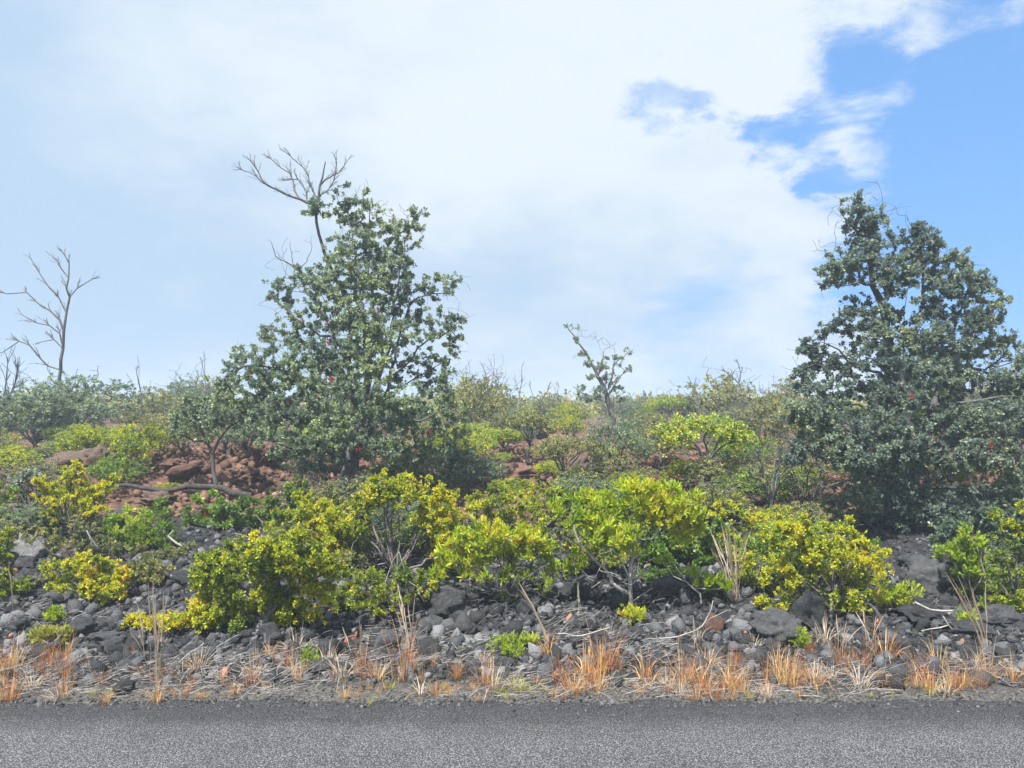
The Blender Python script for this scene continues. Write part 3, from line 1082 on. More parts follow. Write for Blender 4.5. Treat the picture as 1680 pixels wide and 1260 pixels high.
    d.limb(pl(Y, [(505, 332), (500, 310, .3), (488, 295, .35), (470, 296, .4)]), .009, .004, seg=.06, wig=.1)
    d.limb(pl(Y, [(522, 322, .1), (540, 310, .3), (548, 298, .3), (552, 270, .3)]), .009, .004, seg=.06, wig=.1)
    d.spray(range(10, d.n), 130, .16, fwd=1.0, level=2, up=.2, jit=.5)
    d.radii(.0026, 2.9)
    link('dead_fork', d.mesh('dead_fork', M['bark_grey'], b), root)
    # dead spray on the left flank
    e = Wood(r)
    e.limb(pl(Y, [(500, 450, .2), (484, 438, .2), (468, 430, .2), (452, 420, .2), (446, 400, .2)]), .012, .004, seg=.06, root=True)
    e.limb(pl(Y, [(480, 436, .2), (478, 415, .3), (476, 398, .3)]), .007, .003, seg=.06)
    e.limb(pl(Y, [(490, 442, .2), (505, 425, .1), (512, 405, .1)]), .007, .003, seg=.06)
    tw = [P(u + r.normal() * 5, v + r.normal() * 5, Y + .2 + r.normal() * .1) for (u, v) in ((440, 433), (446, 392), (452, 440), (470, 408), (492, 400), (500, 412), (515, 398), (470, 395), (460, 412))]
    e.reach(np.array(tw), seg=.05, wig=.2)
    e.radii(.002, 2.6)
    link('dead_branch', e.mesh('dead_branch', M['bark_grey'], b), root)


def right_tree():
    r = np.random.default_rng(22)
    b = ground_hit(1492, 845)
    Y = b[1]
    w = Wood(r)
    w.thin = .52
    w.limb([b - np.array((0, 0, .12))] + pl(Y, [(1494, 800), (1493, 740), (1490, 690), (1478, 640), (1463, 585), (1452, 530), (1445, 495), (1433, 468), (1429, 423), (1422, 387), (1410, 345), (1414, 314)]), .21, .012, root=True, wig=.05)
    w.limb(pl(Y, [(1494, 780), (1510, 735, -.2), (1522, 695, -.3), (1533, 668, -.3), (1545, 620, -.2), (1556, 570, -.1), (1570, 520), (1590, 470)]), .10, .012)
    w.limb(pl(Y, [(1490, 690), (1497, 630, .3), (1499, 580, .4), (1502, 540, .4), (1514, 480, .3), (1512, 430, .2), (1505, 385, .2)]), .07, .01)
    w.limb(pl(Y, [(1433, 468), (1407, 463, -.2), (1380, 472, -.3), (1350, 466, -.3)]), .03, .006)
    w.limb(pl(Y, [(1430, 430), (1405, 430, .3), (1375, 430, .4)]), .025, .006)
    w.limb(pl(Y, [(1452, 530), (1425, 515, -.2), (1395, 505, -.4), (1378, 512, -.4)]), .03, .006)
    w.limb(pl(Y, [(1478, 640), (1440, 615, -.2), (1390, 590, -.3), (1350, 560, -.4), (1332, 572, -.4)]), .045, .007)
    w.limb(pl(Y, [(1490, 700), (1440, 680, -.4), (1390, 660, -.6), (1340, 640, -.7), (1315, 640, -.7)]), .05, .008)
    w.limb(pl(Y, [(1493, 740), (1430, 720, -.6), (1370, 700, -.9), (1310, 690, -1.0)]), .05, .008)
    w.limb(pl(Y, [(1545, 620, -.2), (1590, 612, .2), (1635, 600, .4), (1690, 590, .5)]), .045, .007)
    w.limb(pl(Y, [(1533, 668, -.3), (1590, 660, -.5), (1640, 650, -.6), (1690, 655, -.6)]), .045, .007)
    w.limb(pl(Y, [(1556, 570, -.1), (1600, 540, -.2), (1640, 505, -.2)]), .035, .006)
    w.limb(pl(Y, [(1514, 480, .3), (1545, 450, .5), (1580, 435, .5)]), .03, .006)
    w.limb(pl(Y, [(1510, 735, -.2), (1570, 725, -.6), (1630, 730, -.8), (1680, 740, -.8)]), .045, .008)
    w.limb(pl(Y, [(1494, 790), (1440, 780, -.7), (1390, 790, -1.0), (1350, 800, -1.0)]), .04, .008)
    w.limb(pl(Y, [(1495, 800), (1550, 800, -.6), (1610, 810, -.9)]), .04, .008)
    w.limb(pl(Y, [(1478, 640), (1470, 590, .9), (1480, 530, 1.1), (1490, 470, 1.0)]), .04, .008)
    clumps = [
        (1413, 318, 7, 8, 0), (1398, 335, 20, 14), (1420, 352, 30, 20), (1405, 380, 28, 24), (1440, 370, 22, 16), (1425, 400, 34, 26), (1385, 428, 32, 20), (1358, 442, 16, 22), (1395, 455, 44, 16),
        (1360, 465, 14, 8), (1440, 425, 32, 34), (1500, 382, 34, 18), (1525, 400, 26, 28), (1490, 415, 40, 28), (1480, 450, 40, 28), (1540, 440, 34, 36), (1580, 425, 22, 12), (1593, 450, 30, 22),
        (1560, 480, 44, 32), (1612, 475, 26, 26), (1640, 495, 18, 10), (1625, 515, 22, 20), (1595, 525, 42, 28), (1530, 500, 34, 30), (1405, 500, 26, 16), (1390, 525, 36, 20), (1430, 545, 22, 16),
        (1475, 520, 22, 22), (1495, 560, 30, 24), (1550, 560, 48, 30), (1610, 570, 36, 24), (1350, 545, 14, 18), (1332, 575, 28, 22), (1350, 600, 40, 26), (1390, 600, 30, 24), (1320, 625, 26, 24),
        (1650, 560, 30, 18), (1680, 585, 30, 24), (1690, 620, 40, 26), (1600, 615, 46, 22), (1650, 640, 46, 26), (1500, 620, 44, 24), (1550, 640, 46, 26), (1430, 640, 40, 24), (1370, 650, 46, 28, -.7),
        (1315, 680, 40, 30, -.9), (1375, 700, 50, 36, -.9), (1440, 700, 46, 34, -.7), (1570, 690, 50, 30, -.6), (1640, 690, 50, 36, -.7), (1330, 735, 46, 28, -.9), (1400, 755, 56, 36, -1.0),
        (1470, 770, 50, 36, -.6), (1540, 760, 46, 32, -.5), (1600, 750, 40, 30, -.8), (1660, 745, 46, 40, -.8), (1390, 820, 52, 34, -.7), (1460, 830, 56, 36, -.6), (1540, 830, 60, 40, -.6),
        (1610, 820, 50, 40, -.7), (1670, 810, 44, 44, -.7), (1440, 740, 60, 40, .9), (1540, 700, 60, 40, .9), (1480, 680, 46, 40, .8), (1500, 860, 60, 26, -.3), (1420, 865, 44, 22, -.3), (1580, 870, 50, 26, -.4),
        (1500, 640, 70, 50, 1.0), (1560, 600, 60, 44, .9), (1450, 590, 40, 30, -.5), (1480, 655, 50, 34, -.6), (1530, 615, 44, 30, -.6), (1440, 550, 28, 20, -.4), (1465, 470, 26, 24, -.3), (1520, 545, 36, 28, -.4), (1450, 510, 20, 20, -.3), (1480, 720, 60, 40, -.8), (1410, 560, 34, 20, .3)]
    tips = clump_tips(clumps, Y, r, 7.6, 0.75, 0.50, dspread=.45, sub=(3, .05), grow=1.12)
    w.reach(tips, seg=.10, wig=.15)
    live = list(w.tips)
    bare = []
    for (u, v) in ((1428, 310), (1435, 325), (1460, 345), (1476, 350), (1470, 375), (1370, 335), (1368, 350), (1345, 400), (1350, 418), (1372, 370), (1455, 340), (1335, 460), (1440, 335), (1480, 345), (1300, 660), (1560, 680), (1545, 700), (1360, 405)):
        bare += [P(u + r.normal() * 7, v + r.normal() * 7, Y + r.normal() * .2) for _ in range(4)]
    w.reach(np.array(bare), seg=.07, curve=.12, wig=.09)
    w.spray(range(60, w.n), 1300, .17, up=.1, jit=.7)
    w.radii(.0019, 2.45)
    root = root_at('ohia_tree', 'tall dense dark green tree at the right, reaching past the frame edge', 'tree', b)
    link('trunk', w.mesh('trunk', M['bark'], b), root)
    link('crown', foliage_mesh('crown', w, b, 'ohia', M['ohia_hi'], r, 0.40, 0.8, tips=live, tscale=2.2), root)
    add_blossoms(root, w, b, ((1571, 580), (1614, 717), (1642, 738), (1468, 652), (1492, 652), (1625, 735), (1678, 695)), .8)


left_tree()
right_tree()


# ------------------------------------------------------------------ smaller trees and dead trees
def small_tree():
    r = np.random.default_rng(23)
    b = ground_hit(1010, 706)
    Y = b[1]
    w = Wood(r)
    w.limb([b - np.array((0, 0, .1))] + pl(Y, [(1004, 680), (998, 661), (993, 640), (981, 618), (969, 593), (951, 565), (930, 536)]), .085, .01, root=True, wig=.08)
    w.limb(pl(Y, [(994, 645), (1002, 622), (1010, 595, .2), (1022, 585, .2), (1034, 574, .2)]), .03, .008)
    w.limb(pl(Y, [(996, 650), (1008, 632, -.2), (1020, 618, -.2), (1031, 604, -.2)]), .028, .008)
    w.limb(pl(Y, [(998, 660), (975, 652, .2), (955, 645, .2), (940, 634, .2)]), .03, .008)
    w.limb(pl(Y, [(981, 618), (985, 600, .3), (990, 585, .3)]), .03, .01)
    cl = [(929, 535, 6, 4), (944, 537, 7, 4), (940, 556, 9, 10), (955, 575, 9, 10), (965, 590, 10, 12), (992, 600, 16, 18), (1012, 590, 12, 12), (1028, 577, 8, 6), (1003, 625, 18, 14),
          (1028, 606, 8, 8), (970, 620, 10, 12), (950, 640, 14, 10), (972, 650, 18, 12), (990, 640, 18, 12), (1012, 635, 12, 10), (1020, 655, 12, 8), (960, 655, 18, 6)]
    w.reach(clump_tips(cl, Y, r, 9, .8, .4, sub=(4, .12)), seg=.16)
    live = list(w.tips)
    bare = [P(u + r.normal() * 4, v + r.normal() * 4, Y + r.normal() * .3) for (u, v) in ((955, 545), (975, 548), (982, 552), (968, 555), (990, 575), (1000, 572), (1010, 565), (985, 560), (940, 590), (960, 550)) for _ in range(3)]
    w.reach(np.array(bare), seg=.12)
    w.radii(.0035, 2.5)
    root = root_at('ohia_tree', 'small leaning sparse tree on the skyline near the centre', 'tree', b)
    link('trunk', w.mesh('trunk', M['bark_dark'], b), root)
    link('crown', foliage_mesh('crown', w, b, 'ohia', M['ohia'], r, 0.4, 0.7, tips=live, scale=1.6), root)
    add_blossoms(root, w, b, ((990, 606), (990, 618), (955, 570)), 1.8)


def dead_tree(label, base_uv, lines, twigs, seed, Y=None, mat='bark_grey', out=.35, tr=.0028, cen=None, name='dead_tree'):
    r = np.random.default_rng(seed)
    b = ground_hit(*base_uv) if Y is None else None
    if b is None:
        p = P(base_uv[0], base_uv[1], Y)
        b = np.array((p[0], Y, Hf(p[0], Y)))
    Y = b[1]
    w = Wood(r)
    first = True
    for pts, r0, r1 in lines:
        q = pl(Y, pts)
        if first:
            q = [b - np.array((0, 0, .1))] + q
        w.limb(q, r0 * Y / 26, r1 * Y / 26, seg=.012 * Y, wig=.09, root=first)
        first = False
    if twigs:
        w.spray(range(int(w.n * .3), w.n), twigs, out * .8, fwd=1.0, level=2, up=.12, jit=.45)
    w.radii(tr, 2.6)
    root = root_at(name, label, 'tree' if name == 'dead_tree' else 'shrub', b)
    link('trunk', w.mesh('trunk', M[mat], b), root)


small_tree()
dead_tree('bare dead tree standing alone on the skyline at the far left', (96, 715),
          [([(98, 650), (98, 620), (103, 573), (106, 543), (108, 513), (113, 490), (112, 457), (103, 440), (82, 418)], .085, .008),
           ([(113, 490), (127, 473), (148, 460)], .028, .008),
           ([(104, 545), (98, 525), (84, 510), (60, 497), (40, 480), (12, 482)], .045, .007),
           ([(102, 515), (94, 490), (80, 470), (67, 450), (52, 427)], .03, .007),
           ([(103, 560), (97, 545), (83, 535), (60, 530), (37, 517)], .028, .006),
           ([(98, 612), (80, 600), (67, 587), (50, 568), (30, 560), (6, 577)], .035, .007),
           ([(112, 457), (114, 435), (107, 420)], .014, .005), ([(100, 570), (90, 557), (73, 560)], .015, .005)],
          120, 31, Y=15, out=.27, tr=.0038, cen=(100, 600))
dead_tree('dead grey sapling with crooked fork on the skyline right of centre', (1218, 690),
          [([(1216, 670), (1218, 650), (1214, 630), (1214, 612), (1212, 600)], .03, .008),
           ([(1214, 640), (1204, 622), (1192, 612)], .016, .006), ([(1215, 630), (1228, 622)], .012, .005)], 26, 32, Y=22, out=.3, tr=.005)
dead_tree('bare twiggy dead tree at the left edge of the frame', (2, 720),
          [([(0, 690), (6, 660), (10, 630), (12, 600)], .045, .01), ([(4, 670), (18, 640), (28, 610)], .02, .007),
           ([(3, 670), (-12, 640), (-20, 600)], .02, .007)], 60, 33, Y=14, out=.45, tr=.004)
for k, (u, v, top, lean, lab) in enumerate((
        (803, 690, 598, 8, 'dead snag with side fork rising right of the left tree'),
        (852, 690, 604, 4, 'slim two-pronged dead stem on the skyline'),
        (878, 690, 628, 26, 'dead stem leaning right on the skyline'),
        (922, 690, 636, -6, 'short dead stem left of the small leaning tree'),
        (1150, 690, 632, -10, 'thin dead stem left of the forked grey sapling'),
        (1163, 690, 640, -2, 'very thin upright dead stem near the forked sapling'),
        (1180, 690, 638, 8, 'thin curved dead stem beside the forked sapling'),
        (1254, 690, 625, 8, 'twiggy dead stem on the skyline left of the right tree'),
        (1290, 690, 612, 10, 'bare twigs rising at the left flank of the right tree'),
        (232, 700, 598, -4, 'dead forked stem on the skyline left of the left tree'),
        (205, 700, 636, 12, 'short crooked dead stem beside the grey-green thicket'),
        (340, 700, 586, -4, 'single crooked dead stem touching the left tree'))):
    h = v - top
    dead_tree(lab, (u, v), [([(u + lean * .2, v - h * .25), (u + lean * .35, v - h * .5), (u + lean * .8, v - h * .75), (u + lean, top)], .03, .006),
                            ([(u + lean * .35, v - h * .5), (u - 4, v - h * .68), (u - 8, v - h * .88)], .014, .005)], 8, 34 + k, Y=17 + (k * 5) % 9, out=.28, tr=.004)


# ------------------------------------------------------------------ shrubs near the road
def shrub(label, Y, base_u, clumps, kind, leaf, seed, dens=5.0, bark='bark_twig', stems=None, tint=0.5, var=0.9, shell=.28, depth=.8,
          frac=1.0, name='shrub', twigs=None, scale=1.0, tip_r=.0016, nst=7, tscale=5.0, dspread=.4, stem_r=.012, maxr=.03, blossoms=None, cat='shrub', auto=True):
    r = np.random.default_rng(seed)
    if auto:
        vb = max(c[1] + c[3] for c in clumps)
        Y = ground_hit(base_u, vb - 4)[1] + .12
    x = (base_u - CX) / F * Y
    b = np.array((x, Y, Hf(x, Y)))
    w = Wood(r)
    if stems:
        for i, s in enumerate(stems):
            pts, r0, r1 = s
            q = pl(Y, pts)
            if i == 0:
                q = [b - np.array((0, 0, .05))] + q
            w.limb(q, r0, r1, seg=.06, wig=.10, root=(i == 0))
    else:
        w.limb([b - np.array((0, 0, .05)), b + np.array((0, 0, .06))], stem_r * 1.5, stem_r, seg=.05, root=True)
        order = list(range(len(clumps)))
        r.shuffle(order)
        for i in order[:nst]:
            c = clumps[i]
            t = P(c[0], c[1], Y + (c[4] if len(c) > 4 else 0))
            mid = (b + t) * .5 + r.normal(size=3) * .08 * np.linalg.norm(t - b) + np.array((0, 0, .05))
            k = w.limb([b + np.array((0, 0, .05)), mid, t], stem_r, stem_r * .3, seg=.07, wig=.12)
    tips = clump_tips(clumps, Y, r, dens * (1.05 if kind != 'aalii' else .72), depth, shell + .08, dspread=dspread, sub=(8, .034) if kind != 'aalii' else (3, .05), grow=1.25 if kind != 'aalii' else 1.2)
    w.reach(tips, seg=.06, wig=.16)
    live = list(w.tips)
    if twigs is not None:
        tt = clump_tips(twigs[0], Y, r, twigs[1], depth, .5, dspread=dspread)
        w.reach(tt, seg=.06, wig=.2, down=.2)
    w.radii(tip_r, 2.4)
    root = root_at(name, label, cat, b)
    link('stem', w.mesh('stem', M[bark], b, maxr), root)
    link('foliage', foliage_mesh('foliage', w, b, kind, M[leaf], r, tint, var, frac, tscale, scale, seed, tips=live), root)
    if blossoms:
        add_blossoms(root, w, b, blossoms, .8)
    return root


def near_shrubs():
    # big yellow-green mass left of centre
    shrub('largest yellow-green shrub, a wide mound left of centre above the black rubble', 6.25, 440,
          [(350, 940, 34, 30), (345, 990, 34, 24), (390, 920, 40, 28), (400, 965, 46, 34), (440, 900, 42, 30), (460, 940, 46, 34), (430, 1005, 52, 28), (370, 1020, 44, 20),
           (490, 985, 40, 32), (500, 900, 40, 34), (530, 940, 34, 34), (440, 1030, 44, 14), (480, 1020, 26, 16), (330, 1010, 24, 18)],
          'dome', 'yellow', 61, dens=12, tint=.42, var=1.0, nst=10, scale=1.0)
    shrub('tall yellow shrub topping the wide mound, in front of the left tree trunk', 6.9, 510,
          [(500, 830, 26, 22), (475, 855, 28, 22), (520, 850, 32, 28), (540, 880, 34, 32), (490, 885, 32, 24), (560, 850, 30, 24), (575, 885, 30, 30), (560, 925, 34, 32), (530, 915, 36, 30), (470, 900, 24, 18)],
          'dome', 'yellow', 62, dens=14, auto=False, tint=.46, var=.9, nst=8, scale=1.05)
    shrub('round shrub with a yellow rim of leaves over a bare dark twiggy core', 6.7, 650,
          [(625, 800, 26, 18), (655, 795, 32, 16), (690, 805, 32, 20), (715, 830, 26, 24), (725, 865, 22, 26), (728, 905, 18, 24), (600, 830, 22, 18), (640, 818, 34, 14), (700, 850, 24, 20), (585, 860, 18, 20), (716, 940, 14, 16), (632, 772, 6, 5), (610, 880, 16, 14)],
          'dome', 'yellow', 63, dens=15, auto=False, tint=.50, var=.7, nst=12, bark='bark_twig', twigs=([(640, 870, 60, 50), (650, 910, 66, 50), (610, 930, 50, 50), (680, 890, 44, 50)], 6.0), tip_r=.0018)
    shrub('low dark green and yellow shrub between the wide mound and the black boulder', 6.2, 620,
          [(560, 980, 30, 30), (600, 960, 32, 28), (630, 985, 30, 20), (590, 1000, 36, 16), (650, 945, 26, 18), (540, 1010, 24, 16)],
          'dome', 'yellow', 64, dens=9, tint=.22, var=.8, twigs=([(590, 970, 60, 40)], 5))
    # lime aalii with grey fan of twigs
    shrub('lime green shrub with a fan of bare grey twigs beside the largest boulder', 6.15, 832,
          [(740, 905, 24, 20), (765, 880, 28, 20), (800, 885, 28, 20), (830, 880, 34, 22), (865, 885, 24, 22), (725, 930, 14, 14), (790, 915, 26, 14), (840, 912, 30, 14), (880, 900, 20, 18), (905, 925, 22, 12),
           (935, 930, 16, 14), (770, 940, 24, 8), (815, 945, 26, 9), (850, 940, 28, 9), (760, 920, 20, 10), (710, 950, 10, 8), (905, 955, 8, 6), (768, 990, 6, 5), (820, 1005, 5, 5), (845, 995, 7, 6), (890, 970, 5, 5)],
          'aalii', 'lime', 65, dens=6.5, tint=.50, var=.7, bark='bark_grey', nst=16, shell=.35, stem_r=.009,
          twigs=([(790, 980, 70, 30), (850, 985, 70, 30), (830, 960, 90, 30), (740, 985, 40, 24), (900, 985, 50, 24)], 4.2), tip_r=.0017)
    shrub('yellow-olive shrub behind the lime shrub and right of the round shrub', 7.4, 790,
          [(770, 830, 34, 24), (810, 820, 36, 26), (850, 830, 36, 26), (780, 860, 34, 22), (830, 860, 40, 22), (740, 850, 18, 24), (870, 850, 24, 22), (890, 870, 20, 20)],
          'dome', 'yellow', 66, dens=9, auto=False, tint=.42, var=.9, nst=8, scale=1.0, twigs=([(800, 860, 70, 40)], 3))
    # white stemmed shrub
    st = [([(1036, 990), (1034, 974), (1032, 948), (1036, 927), (1043, 893), (1046, 865), (1052, 848)], .020, .009),
          ([(1033, 981), (1007, 955), (990, 931), (969, 910), (952, 893), (943, 872), (942, 855)], .016, .007),
          ([(1032, 948), (1020, 922), (1005, 900), (985, 880)], .010, .004),
          ([(990, 931), (992, 912), (998, 905)], .010, .006),
          ([(1046, 865), (1075, 858), (1100, 852)], .008, .004),
          ([(1038, 965), (1052, 940), (1062, 922), (1075, 915)], .007, .003),
          ([(1038, 992), (1055, 975), (1070, 965)], .007, .003),
          ([(1012, 960), (990, 955), (970, 965)], .006, .003)]
    shrub('lime and orange shrub on forked white stems at the centre', 6.0, 1037,
          [(925, 835, 26, 16), (960, 820, 26, 14), (945, 850, 30, 14), (1000, 830, 34, 24), (1040, 800, 30, 14), (1060, 825, 34, 22), (1090, 820, 34, 20), (1120, 835, 32, 24), (1030, 850, 44, 20), (1085, 855, 44, 22),
           (980, 860, 36, 18), (1010, 880, 40, 16), (1130, 870, 26, 22), (965, 885, 24, 14), (1065, 800, 18, 12), (1020, 905, 26, 12), (1148, 850, 14, 18)],
          'aalii', 'lime', 67, dens=6.5, auto=False, tint=.48, var=.8, bark='bark_pale', stems=st, shell=.4, maxr=.022,
          twigs=([(1000, 930, 50, 30), (960, 920, 40, 24), (1050, 930, 40, 24)], 1.2))
    shrub('dark green shrub in the shade right behind the white stems', 7.0, 1110,
          [(1080, 880, 30, 24), (1120, 880, 34, 28), (1150, 900, 26, 26), (1100, 910, 40, 24), (1140, 930, 30, 20), (1070, 920, 30, 22), (1165, 925, 18, 18), (1170, 880, 16, 24)],
          'ohia', 'green', 68, dens=8, auto=False, tint=.40, var=.9, nst=8, twigs=([(1100, 920, 60, 40)], 5), bark='bark_dark')
    shrub('pale branched shrub with three lime leaf tufts right of the white stems', 6.1, 1150,
          [(1098, 922, 5, 6), (1140, 945, 6, 6), (1155, 955, 8, 8), (1172, 960, 6, 6), (1190, 958, 6, 6)],
          'aalii', 'lime', 69, dens=20, auto=False, tint=.35, var=.4, bark='bark_pale',
          stems=[([(1148, 978), (1125, 955), (1105, 945), (1095, 930), (1090, 915)], .009, .003), ([(1125, 955), (1110, 935), (1108, 928)], .006, .003), ([(1140, 970), (1165, 968), (1190, 962)], .007, .003)], name='sapling', cat='sapling')
    # right hand yellow-orange shrub
    shrub('yellow and orange shrub above the rounded boulders right of centre', 6.0, 1360,
          [(1310, 870, 26, 18), (1345, 875, 30, 18), (1390, 862, 12, 10), (1395, 880, 28, 18), (1320, 905, 36, 18), (1370, 905, 36, 20), (1420, 900, 28, 16), (1290, 930, 30, 18), (1330, 945, 40, 18), (1380, 945, 36, 20),
           (1430, 930, 22, 14), (1300, 965, 32, 20), (1350, 985, 36, 18), (1395, 990, 30, 18), (1300, 1005, 30, 16), (1350, 1015, 36, 14), (1400, 1015, 24, 12), (1265, 985, 18, 24), (1270, 880, 18, 20), (1445, 905, 12, 8)],
          'dome', 'yellow', 70, dens=9.5, tint=.47, var=.85, nst=12, twigs=([(1350, 950, 90, 60)], 3.5))
    shrub('small lime-yellow shrub right of the yellow and orange shrub', 5.85, 1470,
          [(1455, 970, 18, 12), (1480, 975, 16, 12), (1470, 990, 24, 12), (1500, 968, 10, 10), (1490, 1005, 16, 10), (1450, 955, 12, 8), (1440, 985, 10, 8)],
          'aalii', 'lime', 71, dens=11, tint=.5, var=.7, nst=6, scale=.7)
    shrub('yellow-olive shrub behind the tall brown grass right of centre', 7.3, 1215,
          [(1190, 850, 26, 18), (1220, 855, 30, 20), (1250, 870, 26, 20), (1200, 885, 28, 22), (1235, 900, 28, 22), (1180, 880, 16, 22), (1265, 905, 20, 20), (1270, 855, 14, 14)],
          'dome', 'yellow', 72, dens=10, auto=False, tint=.5, var=.9, nst=7, twigs=([(1225, 900, 40, 40)], 4))
    shrub('yellow-olive wispy shrub between the lime shrub and the white stems', 6.9, 955,
          [(930, 868, 34, 20), (975, 885, 36, 24), (945, 905, 34, 18), (985, 860, 30, 20), (915, 890, 20, 18)],
          'dome', 'yellow', 85, dens=9, auto=False, tint=.34, var=.9, nst=5, twigs=([(950, 920, 50, 30)], 5))
    shrub('small yellow shrub under the tall brown grass', 6.3, 1235,
          [(1215, 925, 22, 20), (1250, 935, 24, 22), (1228, 955, 24, 16), (1262, 960, 18, 18)],
          'dome', 'yellow', 86, dens=11, auto=False, tint=.42, var=1.0, nst=4, twigs=([(1235, 955, 36, 24)], 6))
    shrub('yellow-green wispy shrub behind the lime shrub at the centre', 8.2, 890,
          [(880, 812, 30, 20), (915, 806, 28, 16), (860, 838, 30, 20), (905, 838, 32, 18), (950, 815, 20, 14)],
          'dome', 'yellow', 87, dens=10, auto=False, tint=.30, var=.9, nst=5, twigs=([(890, 840, 50, 26)], 4))
    shrub('dark twiggy shrub left of the wide yellow mound', 6.9, 285,
          [(268, 945, 22, 20), (295, 930, 22, 18), (310, 905, 20, 16), (255, 925, 18, 16)],
          'dome', 'greyg', 88, dens=7, auto=False, tint=.4, var=.8, nst=4, twigs=([(285, 945, 40, 26)], 8), bark='bark_dark')
    shrub('green and olive shrub on the rubble between the orange-green shrub and the wide mound', 6.6, 240,
          [(225, 945, 24, 18), (250, 960, 22, 16), (235, 925, 22, 16), (262, 935, 18, 16), (215, 965, 18, 12)],
          'dome', 'greyg', 89, dens=9, auto=False, tint=.5, var=.9, nst=5, twigs=([(238, 965, 40, 22)], 8), bark='bark_twig')
    shrub('olive twiggy shrub under the round shrub with the bare core', 6.15, 690,
          [(665, 960, 22, 16), (695, 950, 22, 16), (712, 970, 18, 12), (680, 980, 22, 10)],
          'dome', 'yellow', 90, dens=8, auto=False, tint=.25, var=.8, nst=4, twigs=([(690, 965, 40, 24)], 8), bark='bark_grey')
    shrub('low dark green shrub right of the white stems by the black rock', 6.5, 1100,
          [(1075, 950, 24, 14), (1105, 945, 26, 16), (1130, 955, 20, 12), (1090, 965, 26, 10)],
          'dome', 'green', 91, dens=8, auto=False, tint=.4, var=.8, nst=4, twigs=([(1100, 960, 44, 18)], 9), bark='bark_dark')
    # right edge
    shrub('upright lime green sprigs at the right in front of the dark tree', 6.4, 1590,
          [(1560, 912, 12, 14), (1575, 905, 14, 14), (1588, 885, 12, 14), (1600, 895, 10, 16), (1550, 900, 8, 10), (1595, 935, 12, 12), (1580, 930, 14, 14), (1610, 960, 14, 14), (1590, 970, 10, 12)],
          'aalii', 'lime', 73, dens=13, auto=False, tint=.30, var=.4, nst=7, bark='bark_twig', scale=.9)
    shrub('green and yellow shrub filling the lower right edge', 6.3, 1670,
          [(1655, 850, 22, 18), (1680, 845, 20, 22), (1665, 880, 26, 18), (1690, 890, 30, 26), (1650, 920, 26, 18), (1680, 940, 34, 24), (1630, 985, 20, 12), (1660, 985, 28, 16), (1700, 980, 30, 24), (1720, 930, 30, 40), (1660, 1012, 22, 10), (1640, 955, 18, 14)],
          'dome', 'yellow', 74, dens=8, tint=.30, var=.9, nst=9, twigs=([(1660, 930, 50, 60)], 4))
    shrub('dark grey-green shrub low under the right tree', 7.0, 1620,
          [(1560, 880, 30, 22), (1610, 900, 34, 24), (1640, 900, 30, 30), (1590, 860, 34, 24), (1650, 860, 30, 30)],
          'ohia', 'ohia', 75, dens=7, auto=False, tint=.35, var=.7, twigs=([(1610, 900, 60, 50)], 4), bark='bark_dark')
    # left side
    shrub('sparse layered yellow shrub in front of the brown boulders at the left', 7.6, 120,
          [(125, 775, 16, 16), (120, 800, 26, 12), (80, 792, 22, 8), (70, 798, 16, 8), (150, 812, 26, 12), (180, 798, 14, 12), (110, 822, 34, 10), (80, 815, 22, 8), (150, 835, 26, 9), (90, 850, 24, 8), (70, 848, 14, 7), (130, 855, 24, 8), (185, 785, 8, 8), (105, 835, 26, 8)],
          'dome', 'yellow', 76, dens=17, auto=False, tint=.52, var=.5, nst=10, bark='bark_dark', twigs=([(120, 850, 50, 30)], 3))
    shrub('orange and green shrub above the rubble at the lower left', 6.35, 140,
          [(100, 935, 26, 16), (140, 925, 28, 16), (180, 935, 26, 16), (120, 960, 34, 20), (165, 960, 30, 18), (90, 970, 20, 18), (130, 985, 30, 14), (190, 965, 16, 16), (200, 940, 12, 12)],
          'dome', 'yellow', 77, dens=13, tint=.52, var=1.2, nst=8, twigs=([(130, 975, 60, 24)], 5), tscale=7)
    shrub('dark shrub with yellow-green tips at the left edge', 6.3, 15,
          [(5, 905, 20, 14), (15, 880, 16, 10), (0, 950, 20, 20), (-10, 920, 24, 30), (20, 945, 14, 12), (40, 960, 14, 10), (5, 975, 26, 18)],
          'dome', 'yellow', 78, dens=9, tint=.22, var=.7, nst=6, twigs=([(20, 960, 40, 40)], 6), bark='bark_dark')
    shrub('bright green leafy shrub below the fallen log at the left', 7.4, 235,
          [(205, 850, 14, 16), (225, 855, 18, 18), (250, 840, 16, 16), (265, 855, 16, 18), (235, 870, 28, 14), (190, 880, 18, 14), (270, 880, 18, 18), (180, 860, 10, 12), (255, 900, 22, 14), (215, 900, 28, 14), (275, 915, 16, 14)],
          'aalii', 'green', 79, dens=9, auto=False, tint=.55, var=.8, nst=10, scale=.85, twigs=([(230, 900, 60, 30)], 4))
    shrub('dark twiggy olive shrub below the sparse yellow shrub at the left', 7.0, 130,
          [(120, 890, 34, 18), (160, 900, 30, 20), (90, 890, 24, 16), (190, 915, 24, 16), (150, 875, 24, 12), (60, 880, 20, 14), (220, 930, 20, 16)],
          'dome', 'greyg', 80, dens=6, auto=False, tint=.45, var=.8, nst=8, twigs=([(130, 900, 80, 30)], 4), bark='bark_dark')
